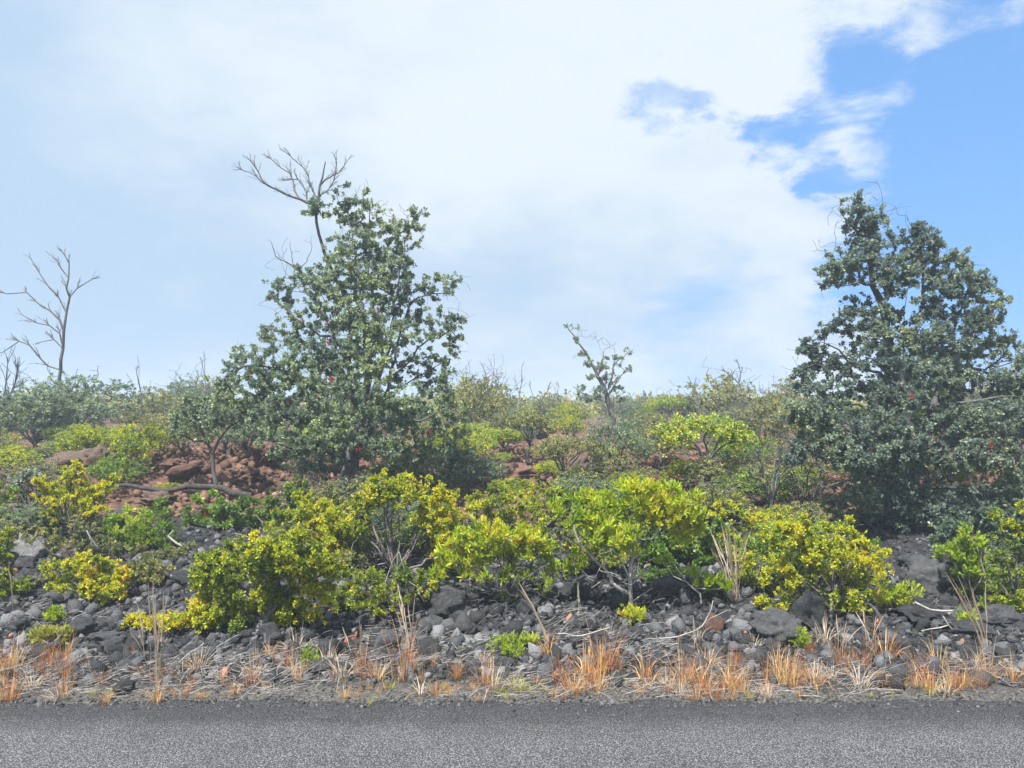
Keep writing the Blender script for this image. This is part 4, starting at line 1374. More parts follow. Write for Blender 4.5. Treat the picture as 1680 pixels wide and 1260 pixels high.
    shrub('low dark green shrub with grey twigs in front of the left tree', 8.2, 410,
          [(340, 830, 30, 20), (380, 840, 34, 22), (420, 840, 34, 24), (450, 860, 30, 22), (370, 875, 36, 18), (410, 885, 34, 16), (330, 860, 24, 20), (470, 830, 26, 22), (490, 805, 24, 16)],
          'ohia', 'green', 81, dens=7.5, auto=False, tint=.33, var=.8, nst=9, twigs=([(390, 870, 70, 26)], 6), bark='bark_twig', blossoms=((338, 848),))
    shrub('small yellow sprawling shrub on the rubble at the lower left', 5.5, 275,
          [(245, 1042, 16, 7), (225, 1052, 14, 6), (275, 1025, 20, 10), (300, 1020, 14, 10), (280, 1045, 14, 9), (262, 1050, 10, 7), (208, 1056, 8, 4)],
          'dome', 'yellow', 82, dens=24, tint=.58, var=.5, nst=6)
    shrub('small pale silvery shrub beside the brown boulder at the left', 8.3, 50,
          [(50, 778, 16, 8), (35, 790, 14, 8), (60, 785, 8, 6)], 'ohia', 'silver', 83, dens=24, auto=False, tint=.5, var=.5, nst=3)
    shrub('green shrub at the left edge behind the pale boulder', 7.8, 0,
          [(0, 802, 24, 12), (-10, 830, 24, 24), (15, 870, 16, 12)], 'dome', 'green', 84, dens=10, auto=False, tint=.6, var=.7, nst=3)
    # small weeds and sprigs
    sprigs = [(843, 1082, 5.15, 34, 14, 'lime', .45, 'lime sprig spreading low on the bank at the centre'),
              (1040, 1035, 5.5, 18, 24, 'lime', .7, 'orange-green sprig at the foot of the white stems'),
              (1315, 1075, 5.15, 8, 26, 'lime', .25, 'upright green sprig in the dry grass below the boulders'),
              (505, 1108, 5.0, 8, 16, 'green', .6, 'small round-leaved weed at the foot of the bank'),
              (92, 1035, 5.5, 9, 22, 'lime', .35, 'single lime sprig in the rubble at the lower left'),
              (80, 1072, 5.25, 26, 10, 'ggrass', .4, 'broad pale leaves low in the rubble at the lower left'),
              (172, 1005, 6.0, 12, 14, 'lime', .5, 'little lime tuft below the orange and green shrub'),
              (1585, 1035, 5.5, 10, 22, 'lime', .4, 'lime sprig in the dry grass at the right'),
              (1224, 962, 5.9, 12, 18, 'lime', .25, 'bright lime sprig left of the yellow and orange shrub'),
              (322, 1050, 5.4, 12, 8, 'yellow', .55, 'tiny yellow sprig on the rubble below the wide mound'),
              (1665, 1018, 5.6, 18, 10, 'lime', .2, 'bright green sprig low at the right edge'),
              (1170, 998, 5.7, 14, 10, 'lime', .2, 'pale green sprig on the arched white branch')]
    for k, (u, v, Y, rx, ry, leaf, tn, lab) in enumerate(sprigs):
        shrub(lab, Y, u, [(u - rx * .5, v - ry * .3, rx * .5, ry * .6), (u + rx * .5, v - ry * .5, rx * .5, ry * .6), (u, v - ry * .7, rx * .6, ry * .5)], 'aalii', leaf, 900 + k,
              dens=22, tint=tn, var=.4, nst=3, stem_r=.004, scale=.55 if leaf != 'ggrass' else 1.0, name='sprig', maxr=.006, cat='sprig')


near_shrubs()


# ------------------------------------------------------------------ scrub on the plain
def proto(seed, clumps, kind, leaf, bark, ntips, bare=0, trunk=None, tint=.45, var=.8, scale=1.0, frac=1.0, tip_r=.003, shell=.35):
    """unit shrub in metres at the origin -> (stem mesh, foliage mesh)"""
    r = np.random.default_rng(seed)
    w = Wood(r)
    z0 = trunk if trunk else .12
    w.limb([np.array((0, 0, -.15)), np.array((.03, .02, z0 * .5)), np.array((-.02, .03, z0))], .045 if trunk else .025, .03 if trunk else .018, root=True, seg=.08)
    tips = []
    for (x, y, z, a, c, k) in clumps:
        cen = np.array((x, y, z))
        st = w.pos[w.n - 1] if trunk else np.array((0, 0, z0))
        w.limb([np.array((-.02, .03, z0)), (cen + np.array((0, 0, z0))) * np.array((.45, .45, .55)), cen], .016, .006, seg=.10, wig=.14)
        g = norm(r.normal(size=(int(ntips * k), 3))) * r.random((int(ntips * k), 1)) ** shell
        tips.append(cen + g * np.array((a, a, c)))
    tips = np.concatenate(tips)
    tips[:, 2] = np.maximum(tips[:, 2], .03)
    w.reach(tips, seg=.12, wig=.16)
    live = list(w.tips)
    if bare:
        q = tips[r.integers(0, len(tips), bare)]
        q = q + norm(q - np.array((0, 0, .2))) * r.uniform(.08, .30, (bare, 1)) + r.normal(size=(bare, 3)) * .05
        w.reach(q, seg=.12, wig=.18)
    w.radii(tip_r, 2.4)
    me_s = w.mesh('stem', M[bark], np.zeros(3), .07)
    me_f = foliage_mesh('foliage', w, np.zeros(3), kind, M[leaf], r, tint, var, frac, 3.0, scale, seed, tips=live) if frac > 0 else None
    return me_s, me_f


R3 = random.Random(77)


def ring(n, rad, z, a, c, jz=.12):
    return [(math.cos(6.283 * i / n + R3.random()) * rad * R3.uniform(.6, 1.1), math.sin(6.283 * i / n + R3.random()) * rad * R3.uniform(.6, 1.1), z + R3.uniform(-jz, jz), a * R3.uniform(.8, 1.2), c * R3.uniform(.8, 1.2), R3.uniform(.7, 1.2)) for i in range(n)]


PR = {
    'grey': proto(501, ring(6, .45, .55, .32, .26) + [(0, 0, .8, .35, .22, 1)], 'grey', 'greyg', 'bark_grey', 60, 70, tint=.42, var=.8),
    'grey2': proto(502, ring(7, .5, .6, .28, .28, .2) + [(.1, 0, .85, .25, .2, 1)], 'grey', 'greyg', 'bark_grey', 50, 120, tint=.52, var=.9, frac=.75),
    'olive': proto(503, ring(7, .5, .5, .34, .26) + [(0, 0, .75, .4, .22, 1.3)], 'grey', 'green', 'bark_twig', 70, 30, tint=.42, var=.9),
    'yellow': proto(504, ring(7, .45, .5, .30, .22) + [(0, 0, .72, .36, .2, 1.2)], 'grey', 'yellow', 'bark_twig', 75, 20, tint=.32, var=.8, scale=.8),
    'dark': proto(505, ring(6, .42, .6, .30, .28, .2) + [(0, 0, .9, .3, .25, 1)], 'grey', 'ohia', 'bark_dark', 70, 40, tint=.45, var=.8, scale=.9),
    'treelet': proto(506, ring(6, .42, .78, .24, .15, .08) + [(0, 0, .92, .3, .12, 1)], 'grey', 'greyg', 'bark_dark', 60, 50, trunk=.38, tint=.5, var=.8, scale=.8),
    'treelet_y': proto(507, ring(7, .5, .75, .26, .15, .08) + [(0, 0, .9, .3, .12, 1)], 'grey', 'green', 'bark_dark', 60, 40, trunk=.34, tint=.72, var=.6, scale=.8),
    'bare': proto(508, ring(9, .35, .75, .2, .3, .2), 'grey', 'greyg', 'bark_grey', 40, 60, frac=.12, tip_r=.0035),
}


def place(kind, x, y, h, label, group=None, rz=None, wide=1.0, name='shrub', cat='shrub'):
    ms, mf = PR[kind]
    if kind == 'bare':
        name, cat = 'bare_shrub', 'bare shrub'
    elif kind.startswith('treelet'):
        name, cat = 'treelet', 'small tree'
    root = root_at(name, label, cat, (x, y, Hf(x, y)), group)
    root.scale = (h * wide, h * wide, h)
    root.rotation_euler = (0, 0, R3.uniform(0, 6.28) if rz is None else rz)
    link('stem', ms, root)
    if mf:
        link('foliage', mf, root)


def mid_scrub():
    hand = [  # kind, u, v of the base, height px, width factor, label
        ('treelet', 922, 818, 100, 1.15, 'dark-stemmed little tree with flat sparse crown just behind the lime shrub'),
        ('treelet_y', 1158, 800, 120, 1.15, 'yellow-green treelet with forked dark stems right of centre'),
        ('treelet', 866, 762, 86, 1.1, 'grey thin-crowned treelet right of the left tree'),
        ('grey2', 790, 735, 110, .8, 'tall thin grey twiggy shrub right beside the left tree'),
        ('bare', 800, 720, 100, .7, 'leafless grey shrub between the left tree and the dead snag'),
        ('dark', 1015, 790, 100, .9, 'dark green shrub below the small leaning tree'),
        ('grey', 1085, 770, 90, 1.1, 'grey-green shrub left of the yellow-green treelet'),
        ('yellow', 1120, 800, 50, 1.3, 'low yellow-green shrub at the foot of the yellow-green treelet'),
        ('yellow', 930, 722, 46, 1.2, 'yellow shrub left of the small leaning tree trunk'),
        ('yellow', 870, 715, 40, 1.3, 'small yellow-green shrub in front of the skyline stems'),
        ('yellow', 1195, 800, 44, 1.4, 'low yellow shrub right of the yellow-green treelet'),
        ('olive', 1215, 770, 66, 1.2, 'mid-green shrub behind the red slab right of centre'),
        ('bare', 1265, 845, 120, .9, 'bare grey shrub left of the right tree'),
        ('bare', 1320, 850, 100, .9, 'leaning bare shrub at the left flank of the right tree'),
        ('grey2', 1255, 760, 110, .9, 'tall grey-green shrub left of the right tree'),
        ('yellow', 1320, 800, 44, 1.2, 'yellow shrub under the lower left limbs of the right tree'),
        ('yellow', 1560, 800, 44, 1.3, 'yellow shrub seen under the right tree crown'),
        ('dark', 118, 735, 110, 1.35, 'wide dark grey-green thicket below the dead tree at the left'),
        ('dark', 55, 745, 100, 1.1, 'dark grey-green bush at the far left skyline'),
        ('yellow', 140, 755, 66, 1.3, 'bright yellow-green dome shrub behind the brown boulders'),
        ('yellow', 228, 770, 84, 1.1, 'yellow-green shrub with dark stem behind the fallen log'),
        ('yellow', 12, 790, 66, 1.4, 'yellow-green shrub at the left edge of the red mound'),
        ('yellow', 35, 720, 60, 1.2, 'yellow shrub in front of the dark bush at the far left'),
        ('olive', 185, 800, 60, 1.0, 'olive shrub just left of the fallen log'),
        ('grey', 250, 715, 80, 1.1, 'grey-green shrub on the skyline between the dead tree and the left tree'),
        ('dark', 300, 700, 70, 1.0, 'dark shrub on the skyline touching the left tree'),
        ('grey2', 300, 750, 70, 1.2, 'grey twiggy shrub behind the gnarled stem'),
        ('bare', 370, 745, 66, 1.2, 'pale straw-coloured bare shrub below the left tree crown'),
        ('yellow', 280, 815, 26, 1.3, 'tiny yellow shrub in front of the fallen log'),
        ('grey', 1300, 700, 80, 1.1, 'grey-green shrub on the skyline at the left of the right tree'),
        ('olive', 960, 800, 40, 1.4, 'low olive shrub beside the grey-red domed outcrop'),
        ('yellow', 985, 765, 40, 1.1, 'small yellow-green shrub right of the domed outcrop'),
        ('dark', 795, 810, 60, 1.0, 'dark green seedling shrub with red flower right of the left tree'),
        ('dark', 1655, 810, 160, .75, 'dark green red-flowered bush at the right edge beside the right tree'),
        ('olive', 1040, 835, 60, 1.2, 'olive shrub behind the lime and orange shrub'),
        ('grey', 905, 690, 46, 1.2, 'dark grey rounded shrub on the skyline at the centre'),
        ('olive', 1660, 700, 70, 1.0, 'green shrub on the skyline at the right edge'),
        ('bare', 1648, 690, 90, .8, 'bare grey twigs on the skyline at the right edge'),
    ]
    for (k, u, v, hp, wd, lab) in hand:
        b = ground_hit(u, v)
        h = hp * b[1] / F
        place(k, b[0], b[1], h, lab, wide=wd)
    # low growth filling the ground between the front shrubs and the trees
    fl = {'grey2': 'low grey twiggy bush', 'olive': 'low olive green bush', 'yellow': 'low yellow-green bush', 'dark': 'low dark green bush', 'bare': 'low leafless grey bush', 'grey': 'low grey-green bush'}
    for i in range(92):
        y = 6.3 + 4.6 * R3.random()
        x = R3.uniform(-1, 1) * (y * .68 + 1.2)
        k = R3.choice(['grey2', 'olive', 'yellow', 'yellow', 'dark', 'bare', 'grey', 'grey2', 'bare'])
        h = R3.uniform(.26, .50)
        if 150 < CX + F * x / y < 450 and y > 7.2:
            continue
        place(k, x, y, h, fl[k] + ' filling the gaps behind the roadside shrubs', 'low bushes behind the front shrubs: ' + fl[k], wide=R3.uniform(1.1, 1.6))
    # many alike shrubs further back
    kinds = ['grey', 'grey2', 'olive', 'treelet_y', 'dark', 'grey2', 'yellow', 'bare', 'treelet', 'yellow', 'treelet_y']
    lab = {'grey': 'low grey-green shrub in the far scrub', 'grey2': 'thin grey twiggy shrub in the far scrub', 'olive': 'olive green shrub in the far scrub',
           'dark': 'dark green shrub in the far scrub', 'yellow': 'yellow-green shrub in the far scrub', 'bare': 'leafless grey shrub in the far scrub', 'treelet': 'little grey treelet in the far scrub', 'treelet_y': 'little yellow-green treelet in the far scrub'}
    n = 0
    tries = 0
    while n < 200 and tries < 4000:
        tries += 1
        t = R3.random()
        y = 10.8 + 21 * t ** 1.2
        x = R3.uniform(-1, 1) * (y * .70 + 1)
        if y < 18 and vnoise(x * .5, y * .5, 99) < .30:
            continue
        k = R3.choice(kinds)
        h = R3.uniform(.42, .88) * (1.0 if y > 18 else .85) * (1.15 if k == 'bare' else 1)
        if y > 15 and not 880 < CX + F * x / y < 1080 and R3.random() < .12:
            h *= 1.7
            k = R3.choice(['bare', 'grey2', 'treelet'])
        u = CX + F * x / y
        if 820 < u < 1180 and y < 16:
            h *= .7
        if 965 < u < 1045 and y < 22:
            continue
        place(k, x, y, h, lab[k] + ' on the lava plain', 'far scrub, ' + lab[k], wide=R3.uniform(1.0, 1.5))
        n += 1


mid_scrub()


def distant_scrub():
    r = np.random.default_rng(88)
    n = 3400
    y = 30 + 260 * r.random(n) ** 2.2
    x = r.uniform(-1, 1, n) * (y * .75 + 5)
    h = r.uniform(.4, 1.0, n)
    z = H(x, y)
    m = 9
    c = np.stack((x, y, z), 1)
    g = r.normal(size=(n, m, 3)) * np.array((.6, .6, .25)) * h[:, None, None]
    pos = (c[:, None] + g + np.array((0, 0, 1)) * (h * .55)[:, None, None]).reshape(-1, 3)
    ax = norm(r.normal(size=pos.shape) + np.array((0, 0, 1.0)))
    t = np.repeat(np.clip(.45 + r.normal(size=n) * .22, 0, 1), m) + r.normal(size=len(pos)) * .1
    v, f, tt = leaf_geometry(pos, ax, 5, .20, .11, (.3, 1.6), r, t, False)
    tag(link('distant_scrub', make_mesh('distant_scrub', v, [f], M['greyg'], tt)), 'grey-green scrub merging into the horizon', 'scrub', kind='stuff')


distant_scrub()


# ------------------------------------------------------------------ fallen wood
def branch(label, lines, seed, Y, mat='bark_grey', name='fallen_branch', drop=True, seg=.05, cat='branch'):
    r = np.random.default_rng(seed)
    w = Wood(r)
    b = None
    for i, (pts, r0, r1) in enumerate(lines):
        q = []
        for p_ in pts:
            Yp = Y + (p_[2] if len(p_) > 2 else 0)
            a = P(p_[0], p_[1], Yp)
            q.append(a)
        w.limb(q, r0, r1, seg=seg, wig=.12, root=(i == 0))
        if i == 0:
            b = q[0]
    w.radii(.002, 2.6)
    root = root_at(name, label, cat, b)
    link('wood', w.mesh('wood', M[mat], b), root)


g1 = ground_hit(300, 812)[1] - .35
branch('dark fallen log lying across the red mound at the left', [
    ([(188, 797), (216, 798), (251, 804), (289, 804), (324, 797), (351, 799), (383, 806), (412, 815)], .022, .045),
    ([(300, 802), (312, 790), (320, 780)], .012, .005)], 701, g1, 'bark_log', 'fallen_log', seg=.09, cat='log')


def gnarled():
    r = np.random.default_rng(702)
    Y = g1 + .30
    x = P(357, 803, Y)[0]
    b = np.array((x, Y, Hf(x, Y)))
    w = Wood(r)
    w.limb([b - np.array((0, 0, .05))] + pl(Y, [(357, 795), (354, 774), (345, 745), (336, 722), (325, 700), (320, 680)]), .03, .014, root=True)
    w.limb(pl(Y, [(340, 735), (320, 722), (300, 715), (285, 700)]), .022, .008)
    w.limb(pl(Y, [(345, 745), (360, 720), (380, 700), (395, 690)]), .022, .008)
    w.reach(clump_tips([(300, 690, 24, 20), (325, 670, 30, 22), (355, 680, 28, 22), (385, 680, 22, 18), (290, 710, 18, 14), (330, 705, 30, 14), (310, 655, 16, 14)], Y, r, 7, .8, .35), seg=.08)
    live = list(w.tips)
    w.reach(clump_tips([(310, 735, 30, 12), (330, 715, 40, 16)], Y, r, 6, .8, .35), seg=.08, down=.1)
    w.radii(.0022, 2.45)
    root = root_at('gnarled_treelet', 'gnarled dark treelet rising behind the fallen log', 'tree', b)
    link('trunk', w.mesh('trunk', M['bark_dark'], b), root)
    link('crown', foliage_mesh('crown', w, b, 'ohia', M['ohia'], r, .42, .8, tips=live), root)


gnarled()
branch('forked grey dead branch on the wide boulder at the right', [
    ([(1500, 988), (1525, 1000), (1548, 1003), (1563, 1002)], .010, .008),
    ([(1535, 1003), (1548, 1012), (1556, 1025), (1570, 1040)], .010, .005),
    ([(1550, 1018), (1540, 1030), (1512, 1035)], .007, .004)], 703, 5.55, 'bark_pale')
branch('arched white dead branch lying on the rubble at the centre right', [
    ([(1082, 1048), (1110, 1045), (1140, 1035), (1160, 1020), (1168, 1000), (1170, 985)], .006, .004),
    ([(1140, 1035), (1138, 1018)], .004, .003), ([(1155, 1025), (1175, 1008), (1195, 1000)], .004, .002)], 704, 5.5, 'bark_pale')
branch('thick grey root stub leaning by the yellow and orange shrub', [
    ([(1425, 990), (1440, 1010), (1455, 1035), (1468, 1050)], .012, .030)], 705, 5.75, 'bark_grey')
branch('tangled grey dead branches left of the wide yellow mound', [
    ([(276, 880), (290, 892), (310, 900), (335, 905)], .012, .010), ([(318, 888), (322, 898), (328, 904)], .014, .008),
    ([(305, 898), (292, 910), (280, 918)], .008, .004), ([(276, 862), (285, 870)], .012, .008), ([(325, 905), (300, 918), (285, 922)], .006, .004)], 706, 7.2, 'bark_pale')
branch('spray of pale dead twigs beside the wide yellow mound', [
    ([(450, 890), (430, 885), (410, 882), (385, 875)], .006, .003), ([(430, 885), (412, 868)], .004, .002), ([(440, 888), (425, 872)], .004, .002),
    ([(440, 870), (430, 858), (420, 845)], .006, .003), ([(445, 872), (447, 855)], .004, .002)], 707, 7.0, 'bark_pale')
branch('pale stick lying straight on the rubble at the left', [([(275, 1108), (300, 1082), (335, 1055)], .004, .003)], 708, 5.1, 'bark_pale')
branch('long pale root across the rubble at the centre', [([(915, 1040), (940, 1043), (970, 1038), (1000, 1030)], .006, .004)], 709, 5.45, 'bark_pale')
branch('drooping white twigs left of the largest boulder', [
    ([(655, 905), (665, 935), (668, 965), (672, 995)], .004, .003), ([(655, 905), (640, 930), (632, 960), (630, 985)], .004, .003), ([(668, 950), (685, 965), (695, 985)], .003, .002),
    ([(660, 915), (648, 945), (652, 970)], .003, .002)], 710, 5.95, 'bark_pale')
branch('pair of pale dead sticks under the dark twiggy shrub at the left', [([(142, 870), (150, 885), (160, 898)], .008, .005), ([(145, 880), (150, 895)], .005, .004)], 711, 6.9, 'bark_pale')
branch('curled grey vine in the rubble at the lower left', [([(70, 1050), (85, 1058), (95, 1045), (90, 1035)], .004, .003), ([(85, 1058), (100, 1040), (105, 1020)], .003, .002)], 712, 5.35, 'bark_pale')


# ------------------------------------------------------------------ grass
def blades(r, n, h, spread, lean, w=.0028, seg=3, base_r=.03):
    a = r.uniform(0, 6.28, n)
    ln = h * np.clip(r.normal(.75, .25, n), .25, 1.3)
    out = np.stack((np.cos(a), np.sin(a), 0 * a), 1)
    le = np.abs(r.normal(lean, spread, n))
    b = out * (r.random((n, 1)) ** .5) * base_r
    b[:, 2] = -.01
    side = np.stack((-np.sin(a + r.normal(0, .8, n)), np.cos(a), 0 * a), 1)
    V = []
    for k in range(seg + 1):
        t = k / seg
        p = b + (out * (np.sin(le) * t ** 1.6)[:, None] + np.array((0, 0, 1)) * ((t * np.cos(le * t)))[:, None]) * ln[:, None]
        ww = w * (1 - .85 * t)
        V += [p - side * ww, p + side * ww]
    v = np.stack(V, 1)
    m = 2 * (seg + 1)
    i = (np.arange(n) * m)[:, None]
    f = np.concatenate([i + np.array([[2 * k, 2 * k + 1, 2 * k + 3, 2 * k + 2]]) for k in range(seg)], 0)
    return v.reshape(-1, 3), f


def tuft_mesh(seed, n, h, spread, lean, mat, t_mid, base_r=.03, w=.0028):
    r = np.random.default_rng(seed)
    v, f = blades(r, n, h, spread, lean, w, base_r=base_r)
    t = np.clip(r.normal(t_mid, .30, n), 0, 1)
    return make_mesh('grass_blades', v, [f], M[mat], np.tile(t, 3))


TUFTS = [tuft_mesh(800 + i, 40 + 18 * (i % 3), 1.0, .30 + .06 * (i % 4), .25 + .05 * (i % 3), 'grass', .14 + .1 * (i % 4), base_r=.26, w=.0085) for i in range(10)]
LOWT = [tuft_mesh(820 + i, 55, 1.0, .5, .75, 'grass', .45 + .12 * (i % 3), base_r=.3, w=.013) for i in range(6)]
STRAWT = [tuft_mesh(840 + i, 60, 1.0, .5, .7, 'straw', .55, base_r=.25, w=.012) for i in range(3)]
GREENT = [tuft_mesh(850 + i, 40, 1.0, .4, .7, 'ggrass', .5, base_r=.25, w=.016) for i in range(2)]


def grass():
    q = random.Random(31)

    def tuft(mesh, u, v, hpx, label, group=None, wide=1.0):
        b = ground_hit(u, v)
        h = hpx * b[1] / F
        o = link('grass_tuft', mesh, loc=b)
        o.scale = (h * wide, h * wide, h)
        o.rotation_euler = (0, 0, q.uniform(0, 6.28))
        tag(o, label, 'grass', group)
    # individually recognisable tufts
    own = [(597, 1102, 62, TUFTS[0], 'dark red-brown upright tuft alone on the bank left of centre'),
           (663, 1110, 90, TUFTS[1], 'tall reddish tuft with pale stalks below the largest boulder'),
           (715, 1140, 34, LOWT[0], 'golden low tuft at the road edge near the centre'),
           (795, 1128, 56, TUFTS[2], 'thin brown tuft right of the golden one'),
           (900, 1075, 44, LOWT[1], 'orange fan of grass at the foot of the tall leaning stalk'),
           (985, 1100, 84, TUFTS[3], 'tallest orange tuft right of centre on the bank'),
           (940, 1135, 44, LOWT[2], 'golden tuft at the road edge below the tallest orange tuft'),
           (1060, 1118, 56, LOWT[0], 'wide orange tuft in the middle of the dry strip'),
           (1120, 1120, 66, LOWT[1], 'widest orange-gold tuft of the dry strip'),
           (1160, 1140, 40, TUFTS[4], 'small red-orange tuft at the road edge'),
           (1335, 1128, 52, LOWT[3], 'orange arching tuft below the boulders at the right'),
           (1385, 1100, 54, TUFTS[5], 'red-brown tuft right of the upright green sprig'),
           (1540, 1095, 46, LOWT[2], 'rounded golden tuft with arching blades at the right'),
           (407, 1124, 46, TUFTS[0], 'slim red-brown tuft on the left bank'),
           (490, 1120, 48, TUFTS[3], 'red tuft beside the round-leaved weed'),
           (105, 1142, 46, TUFTS[1], 'dense reddish tuft at the far left road edge'),
           (15, 1150, 56, TUFTS[2], 'orange tuft in the left corner of the shoulder'),
           (172, 1155, 30, LOWT[3], 'low orange tuft left of the single dark stone'),
           (165, 1122, 30, TUFTS[4], 'small red-brown tuft above the single dark stone'),
           (258, 1152, 36, LOWT[1], 'golden tuft right of the single dark stone'),
           (335, 1146, 18, LOWT[0], 'tiny golden tuft at the road edge on the left'),
           (565, 1145, 26, LOWT[2], 'small orange tuft at the road edge left of centre'),
           (607, 1157, 16, GREENT[0], 'tiny green-yellow tuft growing at the asphalt edge')]
    for (u, v, hp, me, lab) in own:
        tuft(me, u, v, hp, lab, wide=q.uniform(.85, 1.1))
    heart = [(q.choice((q.uniform(-200, 150), q.uniform(150, 920), q.uniform(920, 1710), q.uniform(920, 1900))), 1144 - 62 * q.random() ** 1.3) for _ in range(95)]
    for _ in range(245):
        hu, hv = q.choice(heart)
        u, v = hu + q.gauss(0, 22), min(1152, hv + q.gauss(0, 9))
        hp = 12 + 46 * q.random() ** 1.7 * (.6 if v > 1135 else 1) * (1.15 if u > 920 or u < 130 else .7)
        me = q.choice(TUFTS + TUFTS + LOWT) if v < 1128 else q.choice(LOWT + LOWT + TUFTS[:3])
        tuft(me, u, v, hp, 'dry red-orange grass tuft in the strip along the road shoulder', 'dry grass tufts along the shoulder', q.uniform(.6, 1.0))
    for _ in range(34):
        u = q.uniform(-30, 1710)
        v = 1150 - 105 * q.random()
        tuft(q.choice(STRAWT), u, v, q.uniform(14, 46), 'bleached straw-coloured grass tuft on the road shoulder', 'straw tufts along the shoulder', 1.2)
    for _ in range(26):
        u = q.choice((q.uniform(1000, 1700), q.uniform(0, 1700), q.uniform(800, 950)))
        tuft(q.choice(GREENT), u, 1148 - 26 * q.random(), q.uniform(10, 20), 'tiny yellow-green grass tuft in the shoulder gravel', 'green grass tufts in the gravel', 1.3)


grass()


def stalks(label, u, v, hpx, n, lean_px, seed, mat='straw', spread=14, head=True, wd=.0022, Y=None):
    """tall dead grass stalks with feathery heads"""
    r = np.random.default_rng(seed)
    b = ground_hit(u, v)
    s = b[1] / F
    V, Fq, T = [], [], []
    base = 0
    for i in range(n):
        h = hpx * s * r.uniform(.6, 1.0)
        dx = (lean_px * r.uniform(.7, 1.2) + r.normal() * spread) * s
        dy = r.normal() * spread * s
        k = 7
        p0 = np.array((r.normal() * .02, r.normal() * .02, -.02))
        c = []
        for j in range(k):
            t = j / (k - 1)
            c.append(p0 + np.array((dx * t ** 1.5, dy * t ** 1.5, h * t)) + r.normal(size=3) * .003)
        for (ang) in (0, 1.57):
            sd = np.array((math.cos(ang), math.sin(ang), 0))
            for j in range(k):
                w = wd * (1 - .5 * j / k) * (2.4 if head and j >= k - 3 and j < k - 1 else 1)
                V += [c[j] - sd * w, c[j] + sd * w]
            Fq += [[base + 2 * j, base + 2 * j + 1, base + 2 * j + 3, base + 2 * j + 2] for j in range(k - 1)]
            T += [r.uniform(.2, .8)] * (k - 1)
            base += 2 * k
    me = make_mesh('grass_stalks', np.array(V), [np.array(Fq)], M[mat], np.array(T))
    tag(link('grass_stalks', me, loc=b), label, 'grass')


stalks('cluster of tall dead grass stalks rising from the left bank', 258, 1125, 190, 9, -3, 851, spread=8)
stalks('long leaning dead stalk crossing the grey-twigged lime shrub', 898, 1062, 130, 2, -42, 852, spread=3, wd=.004)
stalks('tall pale stalks in front of the rocks left of the largest boulder', 672, 1075, 120, 7, -6, 853, spread=12)
stalks('tall brown grass standing between the dark green shrub and the yellow shrub', 1205, 985, 130, 26, -10, 854, spread=16)
stalks('thin dead stalks left of the tall brown stalk cluster', 238, 1090, 100, 3, -24, 855, spread=6)
stalks('upright thin stalks below the small lime-yellow shrub', 1430, 1065, 80, 9, -4, 856, spread=18)
stalks('tall thin stalks leaning left at the right edge', 1615, 1075, 150, 10, -30, 857, spread=14)
stalks('thin straw stalks beside the dark red-brown tuft', 585, 1080, 70, 4, 2, 858, spread=10)
stalks('single dead stalk at the left edge', 22, 1010, 110, 2, -8, 859, spread=4)
stalks('dry stalks among the rocks left of the white stems', 955, 1005, 60, 4, -2, 860, spread=8)
stalks('thin straw stalks beside the rounded boulder', 1380, 1075, 70, 6, 4, 861, spread=16)


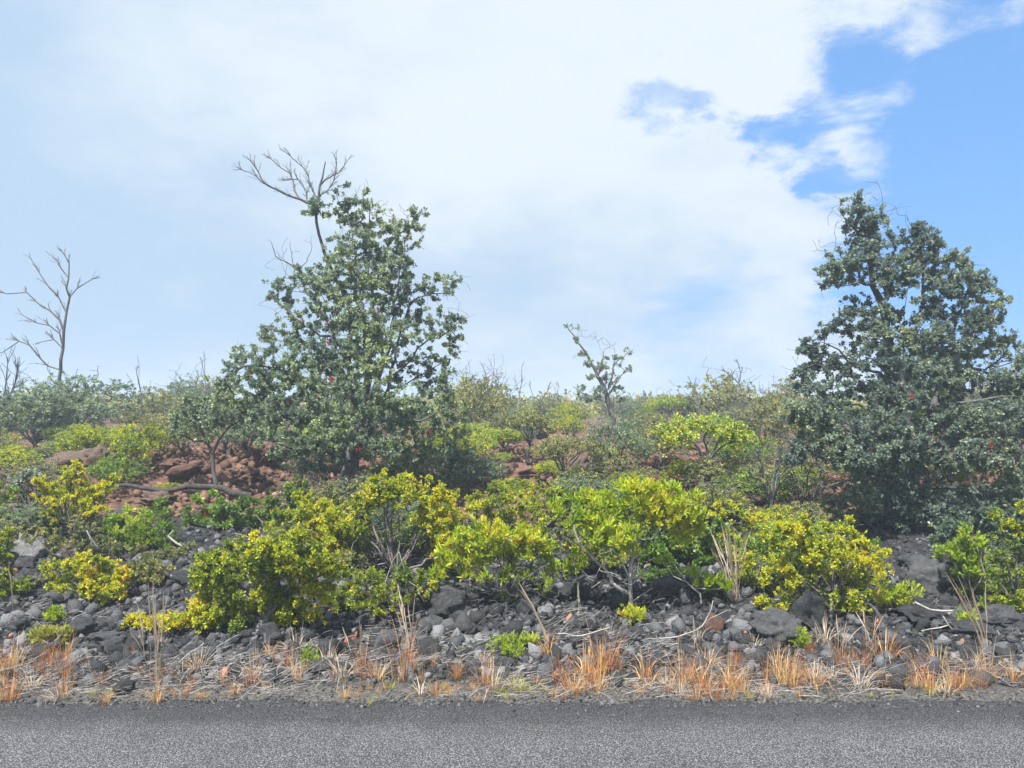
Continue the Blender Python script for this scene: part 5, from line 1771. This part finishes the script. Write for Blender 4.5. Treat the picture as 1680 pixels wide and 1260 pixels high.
def litter():
    """dead twigs and straw strewn over the bank"""
    r = np.random.default_rng(95)
    n = 6200
    y = 4.60 + 1.9 * r.beta(1.3, 2.2, n)
    x = r.uniform(-1, 1, n) * (y * .70 + .3)
    keep = fbm(x * 1.2, y * 2.0, 61, 3) > .40
    x, y = x[keep], y[keep]
    n = len(x)
    a = r.normal(0, .9, n)
    L = np.clip(r.lognormal(-2.5, .5, n), .03, .35)
    w = r.uniform(.0006, .0016, n)
    bend = r.normal(0, .35, n)
    k = 5
    V = []
    z_off = r.uniform(.0, .03, n)
    tilt = np.abs(r.normal(0, .22, n))
    for j in range(k):
        t = j / (k - 1) - .5
        px = x + np.cos(a) * L * t - np.sin(a) * L * bend * (t * t - .12)
        py = y + np.sin(a) * L * t + np.cos(a) * L * bend * (t * t - .12)
        pz = H(px, py) + .012 + z_off + (t + .5) * L * tilt
        V.append(np.stack((px, py, pz), 1))
    d = np.stack((-np.sin(a), np.cos(a), 0 * a), 1)
    up = np.array((0, 0, 1.0))
    verts = []
    for j in range(k):
        ww = (w * (1 - .4 * j / k))[:, None]
        verts += [V[j] + d * ww - up * ww * .6, V[j] - d * ww - up * ww * .6, V[j] + up * ww]
    v = np.stack(verts, 1).reshape(-1, 3)
    i = (np.arange(n) * 3 * k)[:, None]
    fs = []
    for j in range(k - 1):
        for s in range(3):
            s2 = (s + 1) % 3
            fs.append(i + np.array([[3 * j + s, 3 * j + s2, 3 * j + 3 + s2, 3 * j + 3 + s]]))
    tt = np.tile(np.clip(r.normal(.55, .25, n), 0, 1), len(fs))
    tag(link('twig_litter', make_mesh('twig_litter', v, [np.concatenate(fs, 0)], M['twiglit'], tt)), 'bleached dead twigs and straw strewn over the bank', 'twig litter', kind='stuff')


litter()


# ------------------------------------------------------------------ air
def haze():
    x, y0, y1, z0, z1 = 2600, -2600, 2600, -1.2, 6.2
    v = [(sx * x, yy, zz) for zz in (z0, z1) for (sx, yy) in ((-1, y0), (1, y0), (1, y1), (-1, y1))]
    f = np.array([[3, 2, 1, 0], [4, 5, 6, 7], [0, 1, 5, 4], [1, 2, 6, 5], [2, 3, 7, 6], [3, 0, 4, 7]])
    m = bpy.data.materials.new('haze_air')
    m.use_nodes = True
    N = NT(m.node_tree)
    out = N.n('ShaderNodeOutputMaterial')
    pv = N.n('ShaderNodeVolumePrincipled')
    pv.inputs['Color'].default_value = (0.72, 0.85, 1.0, 1)
    pv.inputs['Density'].default_value = HAZE
    pv.inputs['Anisotropy'].default_value = 0.2
    N.l(pv.outputs[0], out.inputs['Volume'])
    o = link('haze', make_mesh('haze', np.array(v, float), [f], m))
    tag(o, 'thin pale haze in the air over the lava plain', 'haze', kind='stuff')


HAZE = 0.0052
haze()
